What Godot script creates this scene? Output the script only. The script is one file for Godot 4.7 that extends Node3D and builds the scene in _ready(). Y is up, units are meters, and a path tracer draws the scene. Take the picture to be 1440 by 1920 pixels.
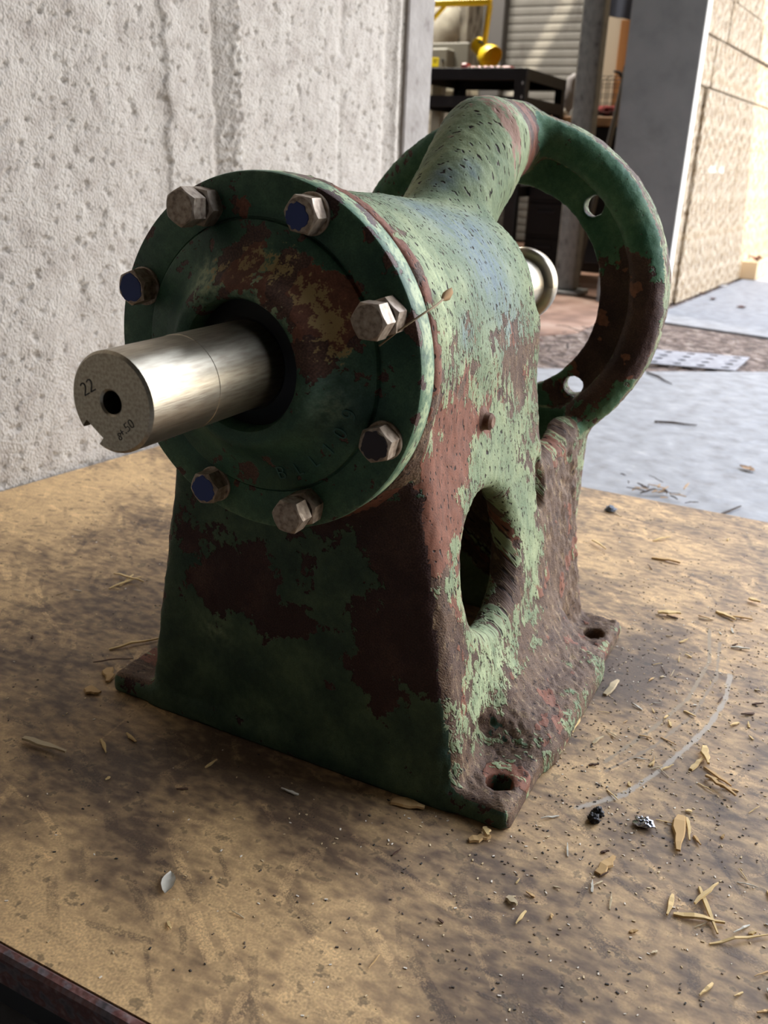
extends Node3D

# World: y up, metres. The concrete floor is y = 0, the top of the plywood platform y = 0.10.
# The shaft of the bearing frame lies along z (towards the viewer), its lit side faces +x.
const TOP := 0.10
const SHY := 0.2983          # shaft height above the platform
const WALL_TURN := 0.07924   # the long wall runs 4.5 degrees off the shaft axis
var wall_origin := Vector3(-0.612, 0.0, -0.3247)
var rng := RandomNumberGenerator.new()
var used := {}
var platform_job: Thread

func _ready() -> void:
	rng.seed = 7
	set_view()
	platform_job = beside(platform_data)
	build_structure()
	build_platform()
	build_bearing_frame()
	build_shop()
	build_yard_things()
	build_debris()

# ---------------------------------------------------------------- camera and light
func set_view() -> void:
	var cam := Camera3D.new()
	cam.name = "camera"
	var at := CameraAttributesPhysical.new()
	at.frustum_focal_length = 21.366
	at.frustum_focus_distance = 0.57
	at.exposure_aperture = 9.0
	cam.attributes = at
	cam.near = 0.02
	cam.far = 200.0
	cam.fov = 58.647
	cam.position = Vector3(0.30341, 0.41143 + TOP, 0.42456)
	cam.basis = Basis(Vector3.UP, 0.45813) * Basis(Vector3.RIGHT, -0.36956) * Basis(Vector3.BACK, 0.04339)
	add_child(cam)
	cam.current = true
	var env := Environment.new()
	env.background_mode = Environment.BG_SKY
	var sky := Sky.new()
	var pm := ProceduralSkyMaterial.new()
	pm.sky_top_color = Color(0.86, 0.91, 1.0)
	pm.sky_horizon_color = Color(1.0, 0.96, 0.89)
	pm.sky_curve = 0.2
	pm.ground_bottom_color = Color(0.45, 0.43, 0.40)
	pm.ground_horizon_color = Color(0.6, 0.58, 0.55)
	sky.sky_material = pm
	env.sky = sky
	env.background_energy_multiplier = 4.0
	env.tonemap_mode = Environment.TONE_MAPPER_LINEAR
	env.tonemap_exposure = 2.4
	env.sdfgi_enabled = true
	env.ssao_enabled = true
	env.ssil_enabled = true
	var we := WorldEnvironment.new()
	we.name = "sky_and_exposure"
	we.environment = env
	add_child(we)
	# the sun stands over the bay roof and reaches only the yard and the far end of the wall
	var sun := DirectionalLight3D.new()
	sun.name = "sun"
	sun.light_energy = 2.2
	sun.light_color = Color(1.0, 0.95, 0.85)
	sun.light_angular_distance = 1.0
	sun.shadow_enabled = true
	sun.sky_mode = DirectionalLight3D.SKY_MODE_LIGHT_ONLY
	add_child(sun)
	sun.look_at_from_position(Vector3(0.55, 1.0, 0.42) * 10.0, Vector3.ZERO)

# ---------------------------------------------------------------- helpers
func numbered(called: String) -> String:
	if not used.has(called):
		used[called] = 0
		return called
	used[called] += 1
	return "%s_%03d" % [called, used[called]]

func tag(o: Node, label: String, category: String, group := "", kind := "") -> void:
	o.set_meta("label", label)
	o.set_meta("category", category)
	if group:
		o.set_meta("group", group)
	if kind:
		o.set_meta("kind", kind)

func thing(called: String, label: String, category: String, at := Vector3.ZERO, turn := 0.0, group := "") -> Node3D:
	var o := Node3D.new()
	o.name = numbered(called)
	o.position = at
	o.rotation.y = turn
	add_child(o)
	tag(o, label, category, group)
	return o

func part(called: String, mesh: Mesh, m: Material, parent: Node, at := Transform3D()) -> MeshInstance3D:
	var o := MeshInstance3D.new()
	o.name = called if parent != self else numbered(called)
	o.mesh = mesh
	if m:
		o.material_override = m
	o.transform = at
	parent.add_child(o, true)
	return o

func struct(called: String, mesh: Mesh, m: Material, label: String, category: String) -> MeshInstance3D:
	var o := part(called, mesh, m, self)
	tag(o, label, category, "", "structure")
	return o

func mat(c: Color, rough := 0.8, metal := 0.0) -> StandardMaterial3D:
	var m := StandardMaterial3D.new()
	m.albedo_color = c
	m.roughness = rough
	m.metallic = metal
	return m

func begin() -> SurfaceTool:
	var st := SurfaceTool.new()
	st.begin(Mesh.PRIMITIVE_TRIANGLES)
	return st

func done(st: SurfaceTool, normals := true) -> ArrayMesh:
	if normals:
		st.generate_normals()
	return st.commit()

func tri(st: SurfaceTool, a: Vector3, b: Vector3, c: Vector3, out: Vector3) -> void:
	if (a - c).cross(a - b).dot(out) < 0.0:
		var t := b
		b = c
		c = t
	st.add_vertex(a)
	st.add_vertex(b)
	st.add_vertex(c)

func quad(st: SurfaceTool, a: Vector3, b: Vector3, c: Vector3, d: Vector3, out: Vector3) -> void:
	tri(st, a, b, c, out)
	tri(st, a, c, d, out)

# a box with chamfered edges
func box(st: SurfaceTool, size: Vector3, t := Transform3D(), bev := 0.002) -> void:
	st.set_smooth_group(-1)
	var h := size * 0.5
	var b := minf(bev, minf(h.x, minf(h.y, h.z)) * 0.6)
	var i := h - Vector3(b, b, b)
	for ax in 3:
		var u := (ax + 1) % 3
		var v := (ax + 2) % 3
		for s in [-1.0, 1.0]:
			var n := Vector3.ZERO
			n[ax] = s
			var p := []
			for k in [[-1.0, -1.0], [1.0, -1.0], [1.0, 1.0], [-1.0, 1.0]]:
				var q := Vector3.ZERO
				q[ax] = h[ax] * s
				q[u] = i[u] * k[0]
				q[v] = i[v] * k[1]
				p.append(t * q)
			quad(st, p[0], p[1], p[2], p[3], t.basis * n)
		for su in [-1.0, 1.0]:
			for sv in [-1.0, 1.0]:
				var a := Vector3.ZERO
				a[u] = h[u] * su
				a[v] = i[v] * sv
				var c := Vector3.ZERO
				c[u] = i[u] * su
				c[v] = h[v] * sv
				var e := Vector3.ZERO
				e[ax] = i[ax]
				var n2 := Vector3.ZERO
				n2[u] = su
				n2[v] = sv
				quad(st, t * (a - e), t * (a + e), t * (c + e), t * (c - e), t.basis * n2)
	for sx in [-1.0, 1.0]:
		for sy in [-1.0, 1.0]:
			for sz in [-1.0, 1.0]:
				var s3 := Vector3(sx, sy, sz)
				tri(st, t * (Vector3(h.x, i.y, i.z) * s3), t * (Vector3(i.x, h.y, i.z) * s3), t * (Vector3(i.x, i.y, h.z) * s3), t.basis * s3)

func box_mesh(size: Vector3, bev := 0.002, at := Vector3.ZERO) -> ArrayMesh:
	var st := begin()
	box(st, size, Transform3D(Basis(), at), bev)
	return done(st)

# box between two corners
func span(st: SurfaceTool, a: Vector3, b: Vector3, bev := 0.002) -> void:
	box(st, (b - a).abs(), Transform3D(Basis(), (a + b) * 0.5), bev)

func span_mesh(a: Vector3, b: Vector3, bev := 0.002) -> ArrayMesh:
	var st := begin()
	span(st, a, b, bev)
	return done(st)

# surface of revolution about z; profile of (radius, z) from the middle of the front outwards
func lathe(profile: Array, seg := 96, closed := false) -> ArrayMesh:
	var st := begin()
	var n := profile.size()
	var group := 0
	var last := Vector2.ZERO
	for k in (n if closed else n - 1):
		var a: Vector2 = profile[k]
		var b: Vector2 = profile[(k + 1) % n]
		var d := (b - a).normalized()
		if k > 0 and d.dot(last) < 0.80:
			group += 1
		last = d
		st.set_smooth_group(group)
		var out := Vector2(-d.y, d.x)
		for s in seg:
			var t0 := TAU * s / seg
			var t1 := TAU * (s + 1) / seg
			var e0 := Vector3(cos(t0), sin(t0), 0)
			var e1 := Vector3(cos(t1), sin(t1), 0)
			var z := Vector3(0, 0, 1)
			var nn := (e0 + e1).normalized() * out.x + z * out.y
			if a.x < 1e-6:
				tri(st, z * a.y, e0 * b.x + z * b.y, e1 * b.x + z * b.y, nn)
			elif b.x < 1e-6:
				tri(st, e0 * a.x + z * a.y, e1 * a.x + z * a.y, z * b.y, nn)
			else:
				quad(st, e0 * a.x + z * a.y, e0 * b.x + z * b.y, e1 * b.x + z * b.y, e1 * a.x + z * a.y, nn)
	return done(st)

# tube through points with a radius at each
func tube(st: SurfaceTool, pts: Array, radii: Array, sides := 8, flat := 1.0) -> void:
	st.set_smooth_group(0)
	var rings := []
	var up := Vector3.UP
	for i in pts.size():
		var d: Vector3 = (pts[mini(i + 1, pts.size() - 1)] - pts[maxi(i - 1, 0)]).normalized()
		if absf(d.dot(up)) > 0.98:
			up = Vector3.RIGHT
		var u := d.cross(up).normalized()
		var v := u.cross(d).normalized()
		up = v
		var r: float = radii[mini(i, radii.size() - 1)]
		var ring := []
		for s in sides:
			var t := TAU * s / sides
			ring.append(pts[i] + u * cos(t) * r + v * sin(t) * r * flat)
		rings.append(ring)
	for i in pts.size() - 1:
		for s in sides:
			var s1 := (s + 1) % sides
			var a: Vector3 = rings[i][s]
			var b: Vector3 = rings[i + 1][s]
			var c: Vector3 = rings[i + 1][s1]
			var e: Vector3 = rings[i][s1]
			quad(st, a, b, c, e, a + c - pts[i] - pts[i + 1])
	st.set_smooth_group(-1)
	for s in range(1, sides - 1):
		tri(st, rings[0][0], rings[0][s], rings[0][s + 1], pts[0] - pts[1])
		var z: int = pts.size() - 1
		tri(st, rings[z][0], rings[z][s], rings[z][s + 1], pts[z] - pts[z - 1])

func tube_mesh(pts: Array, radii: Array, sides := 8, flat := 1.0) -> ArrayMesh:
	var st := begin()
	tube(st, pts, radii, sides, flat)
	return done(st)

# a flat outline in x,z raised from y0 to y1
func slab_mesh(outline: PackedVector2Array, y0: float, y1: float) -> ArrayMesh:
	var st := begin()
	st.set_smooth_group(-1)
	var ix := Geometry2D.triangulate_polygon(outline)
	for k in range(0, ix.size(), 3):
		var p: Array[Vector2] = [outline[ix[k]], outline[ix[k + 1]], outline[ix[k + 2]]]
		tri(st, Vector3(p[0].x, y1, p[0].y), Vector3(p[1].x, y1, p[1].y), Vector3(p[2].x, y1, p[2].y), Vector3.UP)
		tri(st, Vector3(p[0].x, y0, p[0].y), Vector3(p[1].x, y0, p[1].y), Vector3(p[2].x, y0, p[2].y), Vector3.DOWN)
	var mid := Vector2.ZERO
	for p in outline:
		mid += p / outline.size()
	for k in outline.size():
		var a := outline[k]
		var b := outline[(k + 1) % outline.size()]
		var side := (b - a).orthogonal()
		if side.dot((a + b) * 0.5 - mid) < 0.0:
			side = -side
		quad(st, Vector3(a.x, y0, a.y), Vector3(b.x, y0, b.y), Vector3(b.x, y1, b.y), Vector3(a.x, y1, a.y), Vector3(side.x, 0, side.y))
	return done(st)

# ---------------------------------------------------------------- computed textures
func noise(seed_: int, freq: float, oct := 4, kind := FastNoiseLite.TYPE_SIMPLEX_SMOOTH) -> FastNoiseLite:
	var n := FastNoiseLite.new()
	n.seed = seed_
	n.noise_type = kind
	n.frequency = freq
	n.fractal_type = FastNoiseLite.FRACTAL_FBM if oct > 1 else FastNoiseLite.FRACTAL_NONE
	n.fractal_octaves = oct
	return n

# bytes of noise, stretched sx and sy times; the feature size is about 1/freq pixels
func bytes_of(w: int, h: int, n: FastNoiseLite, sx := 1.0, sy := 1.0) -> PackedByteArray:
	var im := n.get_image(maxi(8, int(w / sx)), maxi(8, int(h / sy)))
	if sx != 1.0 or sy != 1.0:
		im.resize(w, h, Image.INTERPOLATE_CUBIC)
	im.convert(Image.FORMAT_L8)
	return im.get_data()

# a smooth field out of round blobs [u, v, radius, amount] in metres on the chart
func field(w: int, h: int, scale: float, blobs: Array, base := 0.0) -> PackedFloat32Array:
	var q := 16
	var lw := w / q
	var lh := h / q
	var f := PackedFloat32Array()
	f.resize(lw * lh)
	f.fill(base)
	for b in blobs:
		var cx: float = b[0] * scale / q
		var cy: float = b[1] * scale / q
		var r: float = b[2] * scale / q
		var amount: float = b[3]
		for y in range(maxi(0, int(cy - r * 2.2)), mini(lh, int(cy + r * 2.2) + 1)):
			for x in range(maxi(0, int(cx - r * 2.2)), mini(lw, int(cx + r * 2.2) + 1)):
				var d2 := ((x - cx) * (x - cx) + (y - cy) * (y - cy)) / (r * r)
				f[y * lw + x] += amount * exp(-d2 * 1.2)
	var im := Image.create_from_data(lw, lh, false, Image.FORMAT_RF, f.to_byte_array())
	im.resize(w, h, Image.INTERPOLATE_BILINEAR)
	return im.get_data().to_float32_array()

func picture(w: int, h: int, data: PackedByteArray, f := Image.FORMAT_RGB8) -> ImageTexture:
	return ImageTexture.create_from_image(Image.create_from_data(w, h, false, f, data))

# tileable texture: noise through a colour ramp of [place, Color]
func ramp(n: FastNoiseLite, size: int, stops: Array, w := 0) -> ImageTexture:
	var im := n.get_seamless_image(size, w if w else size)
	im.convert(Image.FORMAT_L8)
	if w:
		im.resize(size, size, Image.INTERPOLATE_CUBIC)
	var src := im.get_data()
	var g := Gradient.new()
	g.offsets = PackedFloat32Array(stops.map(func(s): return s[0]))
	g.colors = PackedColorArray(stops.map(func(s): return s[1]))
	var lut := PackedByteArray()
	for i in 256:
		var c := g.sample(i / 255.0)
		lut.append_array([c.r8, c.g8, c.b8])
	var out := PackedByteArray()
	out.resize(src.size() * 3)
	for i in src.size():
		var k := src[i] * 3
		out[i * 3] = lut[k]
		out[i * 3 + 1] = lut[k + 1]
		out[i * 3 + 2] = lut[k + 2]
	return picture(size, size, out)

func gray(n: FastNoiseLite, size: int) -> ImageTexture:
	var im := n.get_seamless_image(size, size)
	im.convert(Image.FORMAT_L8)
	return ImageTexture.create_from_image(im)

# world-mapped rough material
func rough_mat(tex: Texture2D, per_m: Vector3, rough: float, bump: Texture2D = null, bump_cm := 0.1, metal := 0.0, world := true) -> StandardMaterial3D:
	var m := StandardMaterial3D.new()
	m.albedo_texture = tex
	m.roughness = rough
	m.metallic = metal
	m.uv1_triplanar = true
	m.uv1_world_triplanar = world
	m.uv1_scale = per_m
	if bump:
		m.heightmap_enabled = true
		m.heightmap_texture = bump
		m.heightmap_scale = bump_cm
	return m

# Peeling paint on rusty cast iron over a chart of w x h pixels, px pixels to the metre.
# blobs: paint (where paint holds), primer (where the red primer shows), dark (bare dark rust, on the front also its shade), blue and pale (tints of the paint, pale also for the lit cover rim)
func paint_data(w: int, h: int, px: float, seed_: int, base: float, paint: Array, primer: Array, dark: Array, blue: Array, pale: Array, c_paint: Color, c_deep: Color, pits: float, streak: float, pink := [], c_pink := Color(0.58, 0.44, 0.38), c_rust := Color(0.37, 0.275, 0.225), crack := 0.0) -> Array:
	var n1 := bytes_of(w, h, noise(seed_, 1.0 / (px * 0.030), 5))
	var n2 := bytes_of(w, h, noise(seed_ + 1, 1.0 / (px * 0.0065), 4), 1.0, streak)
	var n3 := bytes_of(w, h, noise(seed_ + 2, 1.0 / (px * 0.0016), 2))
	var n4 := bytes_of(w, h, noise(seed_ + 3, 1.0 / (px * 0.05), 3))
	var n5 := bytes_of(w, h, noise(seed_ + 4, 1.0 / (px * 0.0042), 2), 1.0, 1.0 + (streak - 1.0) * 0.7)
	var cells := noise(seed_ + 5, 1.0 / (px * 0.0048), 1, FastNoiseLite.TYPE_CELLULAR)
	cells.cellular_return_type = FastNoiseLite.RETURN_DISTANCE2_SUB
	cells.domain_warp_enabled = true
	cells.domain_warp_amplitude = px * 0.004
	cells.domain_warp_frequency = 1.0 / (px * 0.006)
	var n6 := PackedByteArray()
	if crack > 0.0:
		n6 = bytes_of(w, h, cells, 1.0, streak)
	var fp := field(w, h, px, paint, base)
	var fr := field(w, h, px, primer, -0.15)
	var fd := field(w, h, px, dark)
	var fb := field(w, h, px, blue)
	var fl := field(w, h, px, pale)
	var fk := field(w, h, px, pink)
	var any_pink := pink.size() > 0
	var col := PackedByteArray()
	col.resize(w * h * 3)
	var hei := PackedByteArray()
	hei.resize(w * h)
	var pr := c_paint.r
	var pg := c_paint.g
	var pb := c_paint.b
	for i in w * h:
		var a := n1[i] * 0.00392 - 0.5
		var b := n2[i] * 0.00392 - 0.5
		var c := n3[i] * 0.00392 - 0.5
		var e := n4[i] * 0.00392 - 0.5
		var lvl := fp[i] + a * 1.05 + b * 0.60 + c * 0.14
		var pit := n5[i] * 0.00392 - (1.0 - pits)
		if crack > 0.0 and n6[i] < 26:
			lvl -= crack * (1.0 - n6[i] / 26.0) * (0.6 + a * 1.5 - e)
		var r := 0.0
		var g := 0.0
		var bl := 0.0
		var hh := 0.0
		if lvl > 0.0 and pit < 0.0:
			var t := clampf(0.5 + e * 1.3 + b * 0.5, 0.0, 1.0)
			r = lerpf(c_deep.r, pr, t)
			g = lerpf(c_deep.g, pg, t)
			bl = lerpf(c_deep.b, pb, t)
			var k := clampf(fb[i] * (1.0 + b * 1.6), 0.0, 0.85)
			r = lerpf(r, 0.40, k)
			g = lerpf(g, 0.455, k)
			bl = lerpf(bl, 0.485, k)
			k = clampf(fl[i] * (1.0 + b * 2.0), 0.0, 0.8)
			r = lerpf(r, 0.66, k)
			g = lerpf(g, 0.69, k)
			bl = lerpf(bl, 0.53, k)
			if lvl < 0.03:  # chipped edge lightened, as if its thickness caught the light
				r += 0.06
				g += 0.07
				bl += 0.05
			var s := 1.0 + c * 0.22
			r *= s
			g *= s
			bl *= s
			hh = 0.62 + minf(lvl, 0.05) * 2.0 + b * 0.16 + c * 0.12
		else:
			var p := fr[i] + a * 0.5 + e * 0.6
			if p > 0.0 and pit < 0.0:
				var s := 1.0 + c * 0.25 + b * 0.3
				r = 0.445 * s
				g = 0.285 * s
				bl = 0.215 * s
				hh = 0.42 + c * 0.1
			else:
				var d := clampf(0.35 + fd[i] + e * 0.8 - b * 0.3, 0.0, 1.0)
				var s := 1.0 + c * 0.55
				r = lerpf(c_rust.r, c_rust.r * 0.54, d) * s
				g = lerpf(c_rust.g, c_rust.g * 0.48, d) * s
				bl = lerpf(c_rust.b, c_rust.b * 0.55, d) * s
				if b > 0.22 and crack > 0.0:
					r += 0.10
					g += 0.10
					bl += 0.07
				if pit > 0.0 and crack > 0.0:
					r *= 0.5
					g *= 0.48
					bl *= 0.5
				hh = 0.22 + c * 0.30 + b * 0.1
				if pit > 0.0:
					hh -= minf(pit * 3.0, 0.2)
		if any_pink and fk[i] > 0.06:
			var t := clampf((fk[i] + b * 1.1 + a * 0.4 + c * 0.5 - 0.38) * 6.0, 0.0, 0.9)
			r = lerpf(r, c_pink.r, t)
			g = lerpf(g, c_pink.g, t)
			bl = lerpf(bl, c_pink.b, t)
		col[i * 3] = clampi(int(r * 255.0), 0, 255)
		col[i * 3 + 1] = clampi(int(g * 255.0), 0, 255)
		col[i * 3 + 2] = clampi(int(bl * 255.0), 0, 255)
		hei[i] = clampi(int(hh * 255.0), 0, 255)
	return [w, h, col, hei]

func paint_mat(d: Array, rough: float, relief: float) -> StandardMaterial3D:
	var m := StandardMaterial3D.new()
	m.albedo_texture = picture(d[0], d[1], d[2])
	m.heightmap_enabled = true
	m.heightmap_texture = picture(d[0], d[1], d[3], Image.FORMAT_L8)
	m.heightmap_scale = relief
	m.roughness = rough
	m.metallic_specular = 0.35
	m.texture_repeat = false
	return m

# runs a long computation beside the rest of the script
func beside(work: Callable) -> Thread:
	var t := Thread.new()
	t.start(work)
	return t

# ---------------------------------------------------------------- structure
func along(s: float, y: float, off := 0.0) -> Vector3:
	return wall_origin + Vector3(sin(WALL_TURN), 0, -cos(WALL_TURN)) * s + Vector3(cos(WALL_TURN), 0, sin(WALL_TURN)) * off + Vector3(0, y, 0)

func wall_basis() -> Basis:
	return Basis(Vector3(sin(WALL_TURN), 0, -cos(WALL_TURN)), Vector3.UP, Vector3(cos(WALL_TURN), 0, sin(WALL_TURN)))

func wall_box(st: SurfaceTool, s0: float, s1: float, y0: float, y1: float, o0: float, o1: float, bev := 0.004) -> void:
	box(st, Vector3(s1 - s0, y1 - y0, o1 - o0), Transform3D(wall_basis(), along((s0 + s1) * 0.5, (y0 + y1) * 0.5, (o0 + o1) * 0.5)), bev)

func build_structure() -> void:
	var grain := gray(noise(11, 0.03, 5), 512)
	# floor: dirty base with three concrete slabs on it
	var dirt := rough_mat(ramp(noise(21, 0.02, 5), 512, [[0.15, Color(0.22, 0.165, 0.135)], [0.5, Color(0.37, 0.30, 0.26)], [0.75, Color(0.46, 0.40, 0.36)], [0.95, Color(0.58, 0.54, 0.50)]]), Vector3(1.6, 1.6, 1.6), 0.9, grain, 1.5)
	var yard_tex := ramp(noise(22, 0.018, 6), 1024, [[0.0, Color(0.42, 0.41, 0.41)], [0.35, Color(0.49, 0.49, 0.495)], [0.7, Color(0.53, 0.53, 0.535)], [1.0, Color(0.60, 0.595, 0.59)]])
	var yard := rough_mat(yard_tex, Vector3(0.9, 0.9, 0.9), 0.55, grain, 0.25)
	var shop_floor := rough_mat(ramp(noise(23, 0.012, 5), 512, [[0.0, Color(0.33, 0.23, 0.18)], [0.5, Color(0.50, 0.38, 0.31)], [1.0, Color(0.60, 0.51, 0.45)]]), Vector3(0.7, 0.7, 0.7), 0.7, grain, 0.2)
	var fl := struct("floor", span_mesh(Vector3(-9, -0.25, -26), Vector3(24, -0.008, 5), 0.01), dirt, "grey concrete floor with a dirt-filled strip running across the doorway", "floor")
	part("slab", slab_mesh(PackedVector2Array([Vector2(-9, 5), Vector2(24, 5), Vector2(24, -8.0), Vector2(2.6, -3.1), Vector2(0.6, -2.55), Vector2(0.129, -2.314), Vector2(-0.157, -2.10), Vector2(-0.417, -1.95), Vector2(-0.8, -1.85), Vector2(-9, -1.85)]), -0.1, 0.0), yard, fl)
	part("slab", slab_mesh(PackedVector2Array([Vector2(-0.37, -3.03), Vector2(0.069, -2.936), Vector2(0.8, -2.95), Vector2(24, -8.3), Vector2(24, -26), Vector2(1.4, -26)]), -0.1, 0.0), yard, fl)
	part("slab", slab_mesh(PackedVector2Array([Vector2(-9, -2.3), Vector2(-1.1, -2.3), Vector2(-0.62, -2.42), Vector2(-0.50, -2.60), Vector2(-0.50, -3.35), Vector2(-0.7, -12), Vector2(-9, -12)]), -0.1, -0.002), shop_floor, fl)
	# painted concrete wall on the left, with real ridges and pits where it is in view
	var wn := noise(31, 1.0, 3)
	var wf := noise(32, 1.0, 4)
	var st := begin()
	st.set_smooth_group(0)
	var s0 := -0.80
	var s1 := 1.0
	var yn := 300
	var sn := 580
	var top := 0.92
	var pts := PackedVector3Array()
	for j in yn + 1:
		for i in sn + 1:
			var s := s0 + (s1 - s0) * i / sn
			var y := top * j / yn
			pts.append(along(s, y, wall_relief(s, y, wn, wf)))
	var outw := wall_basis().z
	for j in yn:
		for i in sn:
			var k := j * (sn + 1) + i
			quad(st, pts[k], pts[k + 1], pts[k + sn + 2], pts[k + sn + 1], outw)
	wall_box(st, -2.8, 1.0, 0.0, 3.6, -0.27, -0.02)
	wall_box(st, -2.8, s0, 0.0, 3.6, -0.03, 0.0)
	wall_box(st, s0, 1.0, top, 3.6, -0.03, 0.0)
	var fine := gray(noise(33, 0.11, 4), 1024)
	var white := rough_mat(ramp(noise(34, 0.02, 5), 512, [[0.0, Color(0.49, 0.45, 0.405)], [0.35, Color(0.585, 0.55, 0.505)], [1.0, Color(0.635, 0.605, 0.56)]]), Vector3(2.2, 1.6, 2.2), 0.75, fine, 0.2)
	struct("wall_left", done(st), white, "rough white painted concrete wall with pits and vertical ridges", "wall")
	st = begin()
	wall_box(st, 0.985, 1.06, 0.0, 3.0, -0.275, 0.004, 0.002)
	wall_box(st, 0.96, 0.99, 0.0, 3.0, -0.01, 0.006, 0.003)
	var steel_white := rough_mat(ramp(noise(35, 0.02, 5), 256, [[0.0, Color(0.30, 0.26, 0.23)], [0.2, Color(0.43, 0.40, 0.37)], [1.0, Color(0.49, 0.465, 0.435)]]), Vector3(3, 3, 3), 0.7, grain, 0.1)
	struct("trim_1", done(st), steel_white, "pale painted steel angle on the near edge of the doorway", "trim")
	# doorway: lintel, far jamb clad in grey steel, board-marked concrete wall beyond
	st = begin()
	wall_box(st, 1.0, 3.05, 2.9, 3.6, -0.27, 0.0)
	struct("wall_lintel", done(st), white, "white painted concrete lintel over the doorway", "wall")
	st = begin()
	wall_box(st, 3.035, 3.05, 0.0, 3.0, -0.27, 0.006, 0.002)
	var jamb := rough_mat(ramp(noise(36, 0.012, 5), 512, [[0.0, Color(0.38, 0.38, 0.375)], [0.5, Color(0.42, 0.42, 0.415)], [1.0, Color(0.445, 0.44, 0.435)]]), Vector3(1.3, 1.3, 1.3), 0.6, grain, 0.08)
	struct("trim_2", done(st), jamb, "dark grey steel plate cladding the far jamb of the doorway", "trim")
	st = begin()
	wall_box(st, 3.036, 3.085, 0.0, 3.0, -0.002, 0.009, 0.002)
	struct("trim_3", done(st), mat(Color(0.80, 0.78, 0.74), 0.4), "bright white edge strip on the corner of the grey jamb", "trim")
	st = begin()
	wall_box(st, 3.05, 16.0, 0.0, 3.6, -0.27, -0.016)
	var conc_tex := ramp(noise(37, 0.035, 6), 1024, [[0.22, Color(0.20, 0.14, 0.085)], [0.40, Color(0.46, 0.38, 0.27)], [0.56, Color(0.60, 0.52, 0.41)], [0.76, Color(0.80, 0.76, 0.69)]], 300)
	var conc := rough_mat(conc_tex, Vector3(3.6, 1.7, 3.6), 0.9, gray(noise(38, 0.06, 5), 512), 0.9)
	var wr := struct("wall_right", done(st), conc, "board-marked brown concrete wall running on past the doorway into daylight", "wall")
	var rows := [[0.0, 0.812, [3.05, 3.16, 3.24, 3.54, 3.98, 4.415, 4.95, 5.45, 5.95, 6.5, 7.0, 7.5, 8.1, 8.7, 9.3, 10.0]], [0.817, 0.983, [3.05, 3.10, 3.27, 3.75, 4.25, 4.8, 5.5, 6.2, 7.0, 8.0, 9.0, 10.0]], [0.988, 1.132, [3.05, 3.42, 4.0, 4.7, 5.4, 6.2, 7.0, 8.0, 9.0, 10.0]], [1.137, 1.9, [3.05, 3.5, 4.0, 4.6, 5.2, 5.9, 6.6, 7.4, 8.2, 9.1, 10.0]]]
	for row in rows:
		var cuts: Array = row[2]
		for k in cuts.size() - 1:
			st = begin()
			var o := rng.randf_range(-0.004, 0.004) + (0.006 if row[0] > 0.9 and row[0] < 1.0 else 0.0)
			if k == 1 and row[0] == 0.0:
				o = -0.012
			wall_box(st, cuts[k] + 0.0025, cuts[k + 1] - 0.0025, row[0], row[1], -0.03, o, 0.003)
			part("concrete_panel", done(st), conc, wr)
	for k in 2:
		st = begin()
		var at := Transform3D(wall_basis(), along(3.50 + k * 0.17, 0.518, 0.0035))
		box(st, Vector3(0.13 - 0.04 * k, 0.010, 0.003), at, 0.001)
		for q in 6:
			box(st, Vector3(0.012, 0.012 + 0.010 * (q % 3), 0.002), at.translated_local(Vector3((-0.05 + q * 0.018) * (1.0 - 0.3 * k), 0.008, 0)), 0.0005)
		part("paint_smear", done(st), mat(Color(0.74, 0.72, 0.66), 0.8), wr)
	# roof, the other walls of the bay and the shop room
	var dull := rough_mat(ramp(noise(39, 0.02, 4), 256, [[0.0, Color(0.16, 0.15, 0.14)], [1.0, Color(0.24, 0.23, 0.21)]]), Vector3(1, 1, 1), 0.9)
	struct("ceiling", span_mesh(Vector3(-0.85, 3.6, -3.2), Vector3(2.4, 3.8, 2.7), 0.01), dull, "dull grey roof slab over the loading bay", "ceiling")
	struct("ceiling_shop", span_mesh(Vector3(-9, 3.6, -12.2), Vector3(-0.60, 3.8, 2.7), 0.01), dull, "dull grey ceiling over the workshop behind the doorway", "ceiling")
	struct("wall_front", span_mesh(Vector3(-9, 0, 2.5), Vector3(2.4, 3.6, 2.7), 0.01), dull, "dull grey wall closing the bay behind the viewer", "wall")
	struct("wall_side_added", span_mesh(Vector3(2.2, 0, -0.5), Vector3(2.4, 3.6, 2.5), 0.01), dull, "unseen dull grey side wall added to keep light off the front", "wall")  # unseen wall, placed to block light from the right
	struct("wall_shop_left", span_mesh(Vector3(-9, 0, -12), Vector3(-8.8, 3.6, 2.5), 0.01), dull, "far side wall of the workshop", "wall")
	struct("wall_shop_rear", span_mesh(Vector3(-8.8, 0, -12.2), Vector3(0.0, 3.6, -12.0), 0.01), dull, "rear wall of the workshop", "wall")

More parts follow.
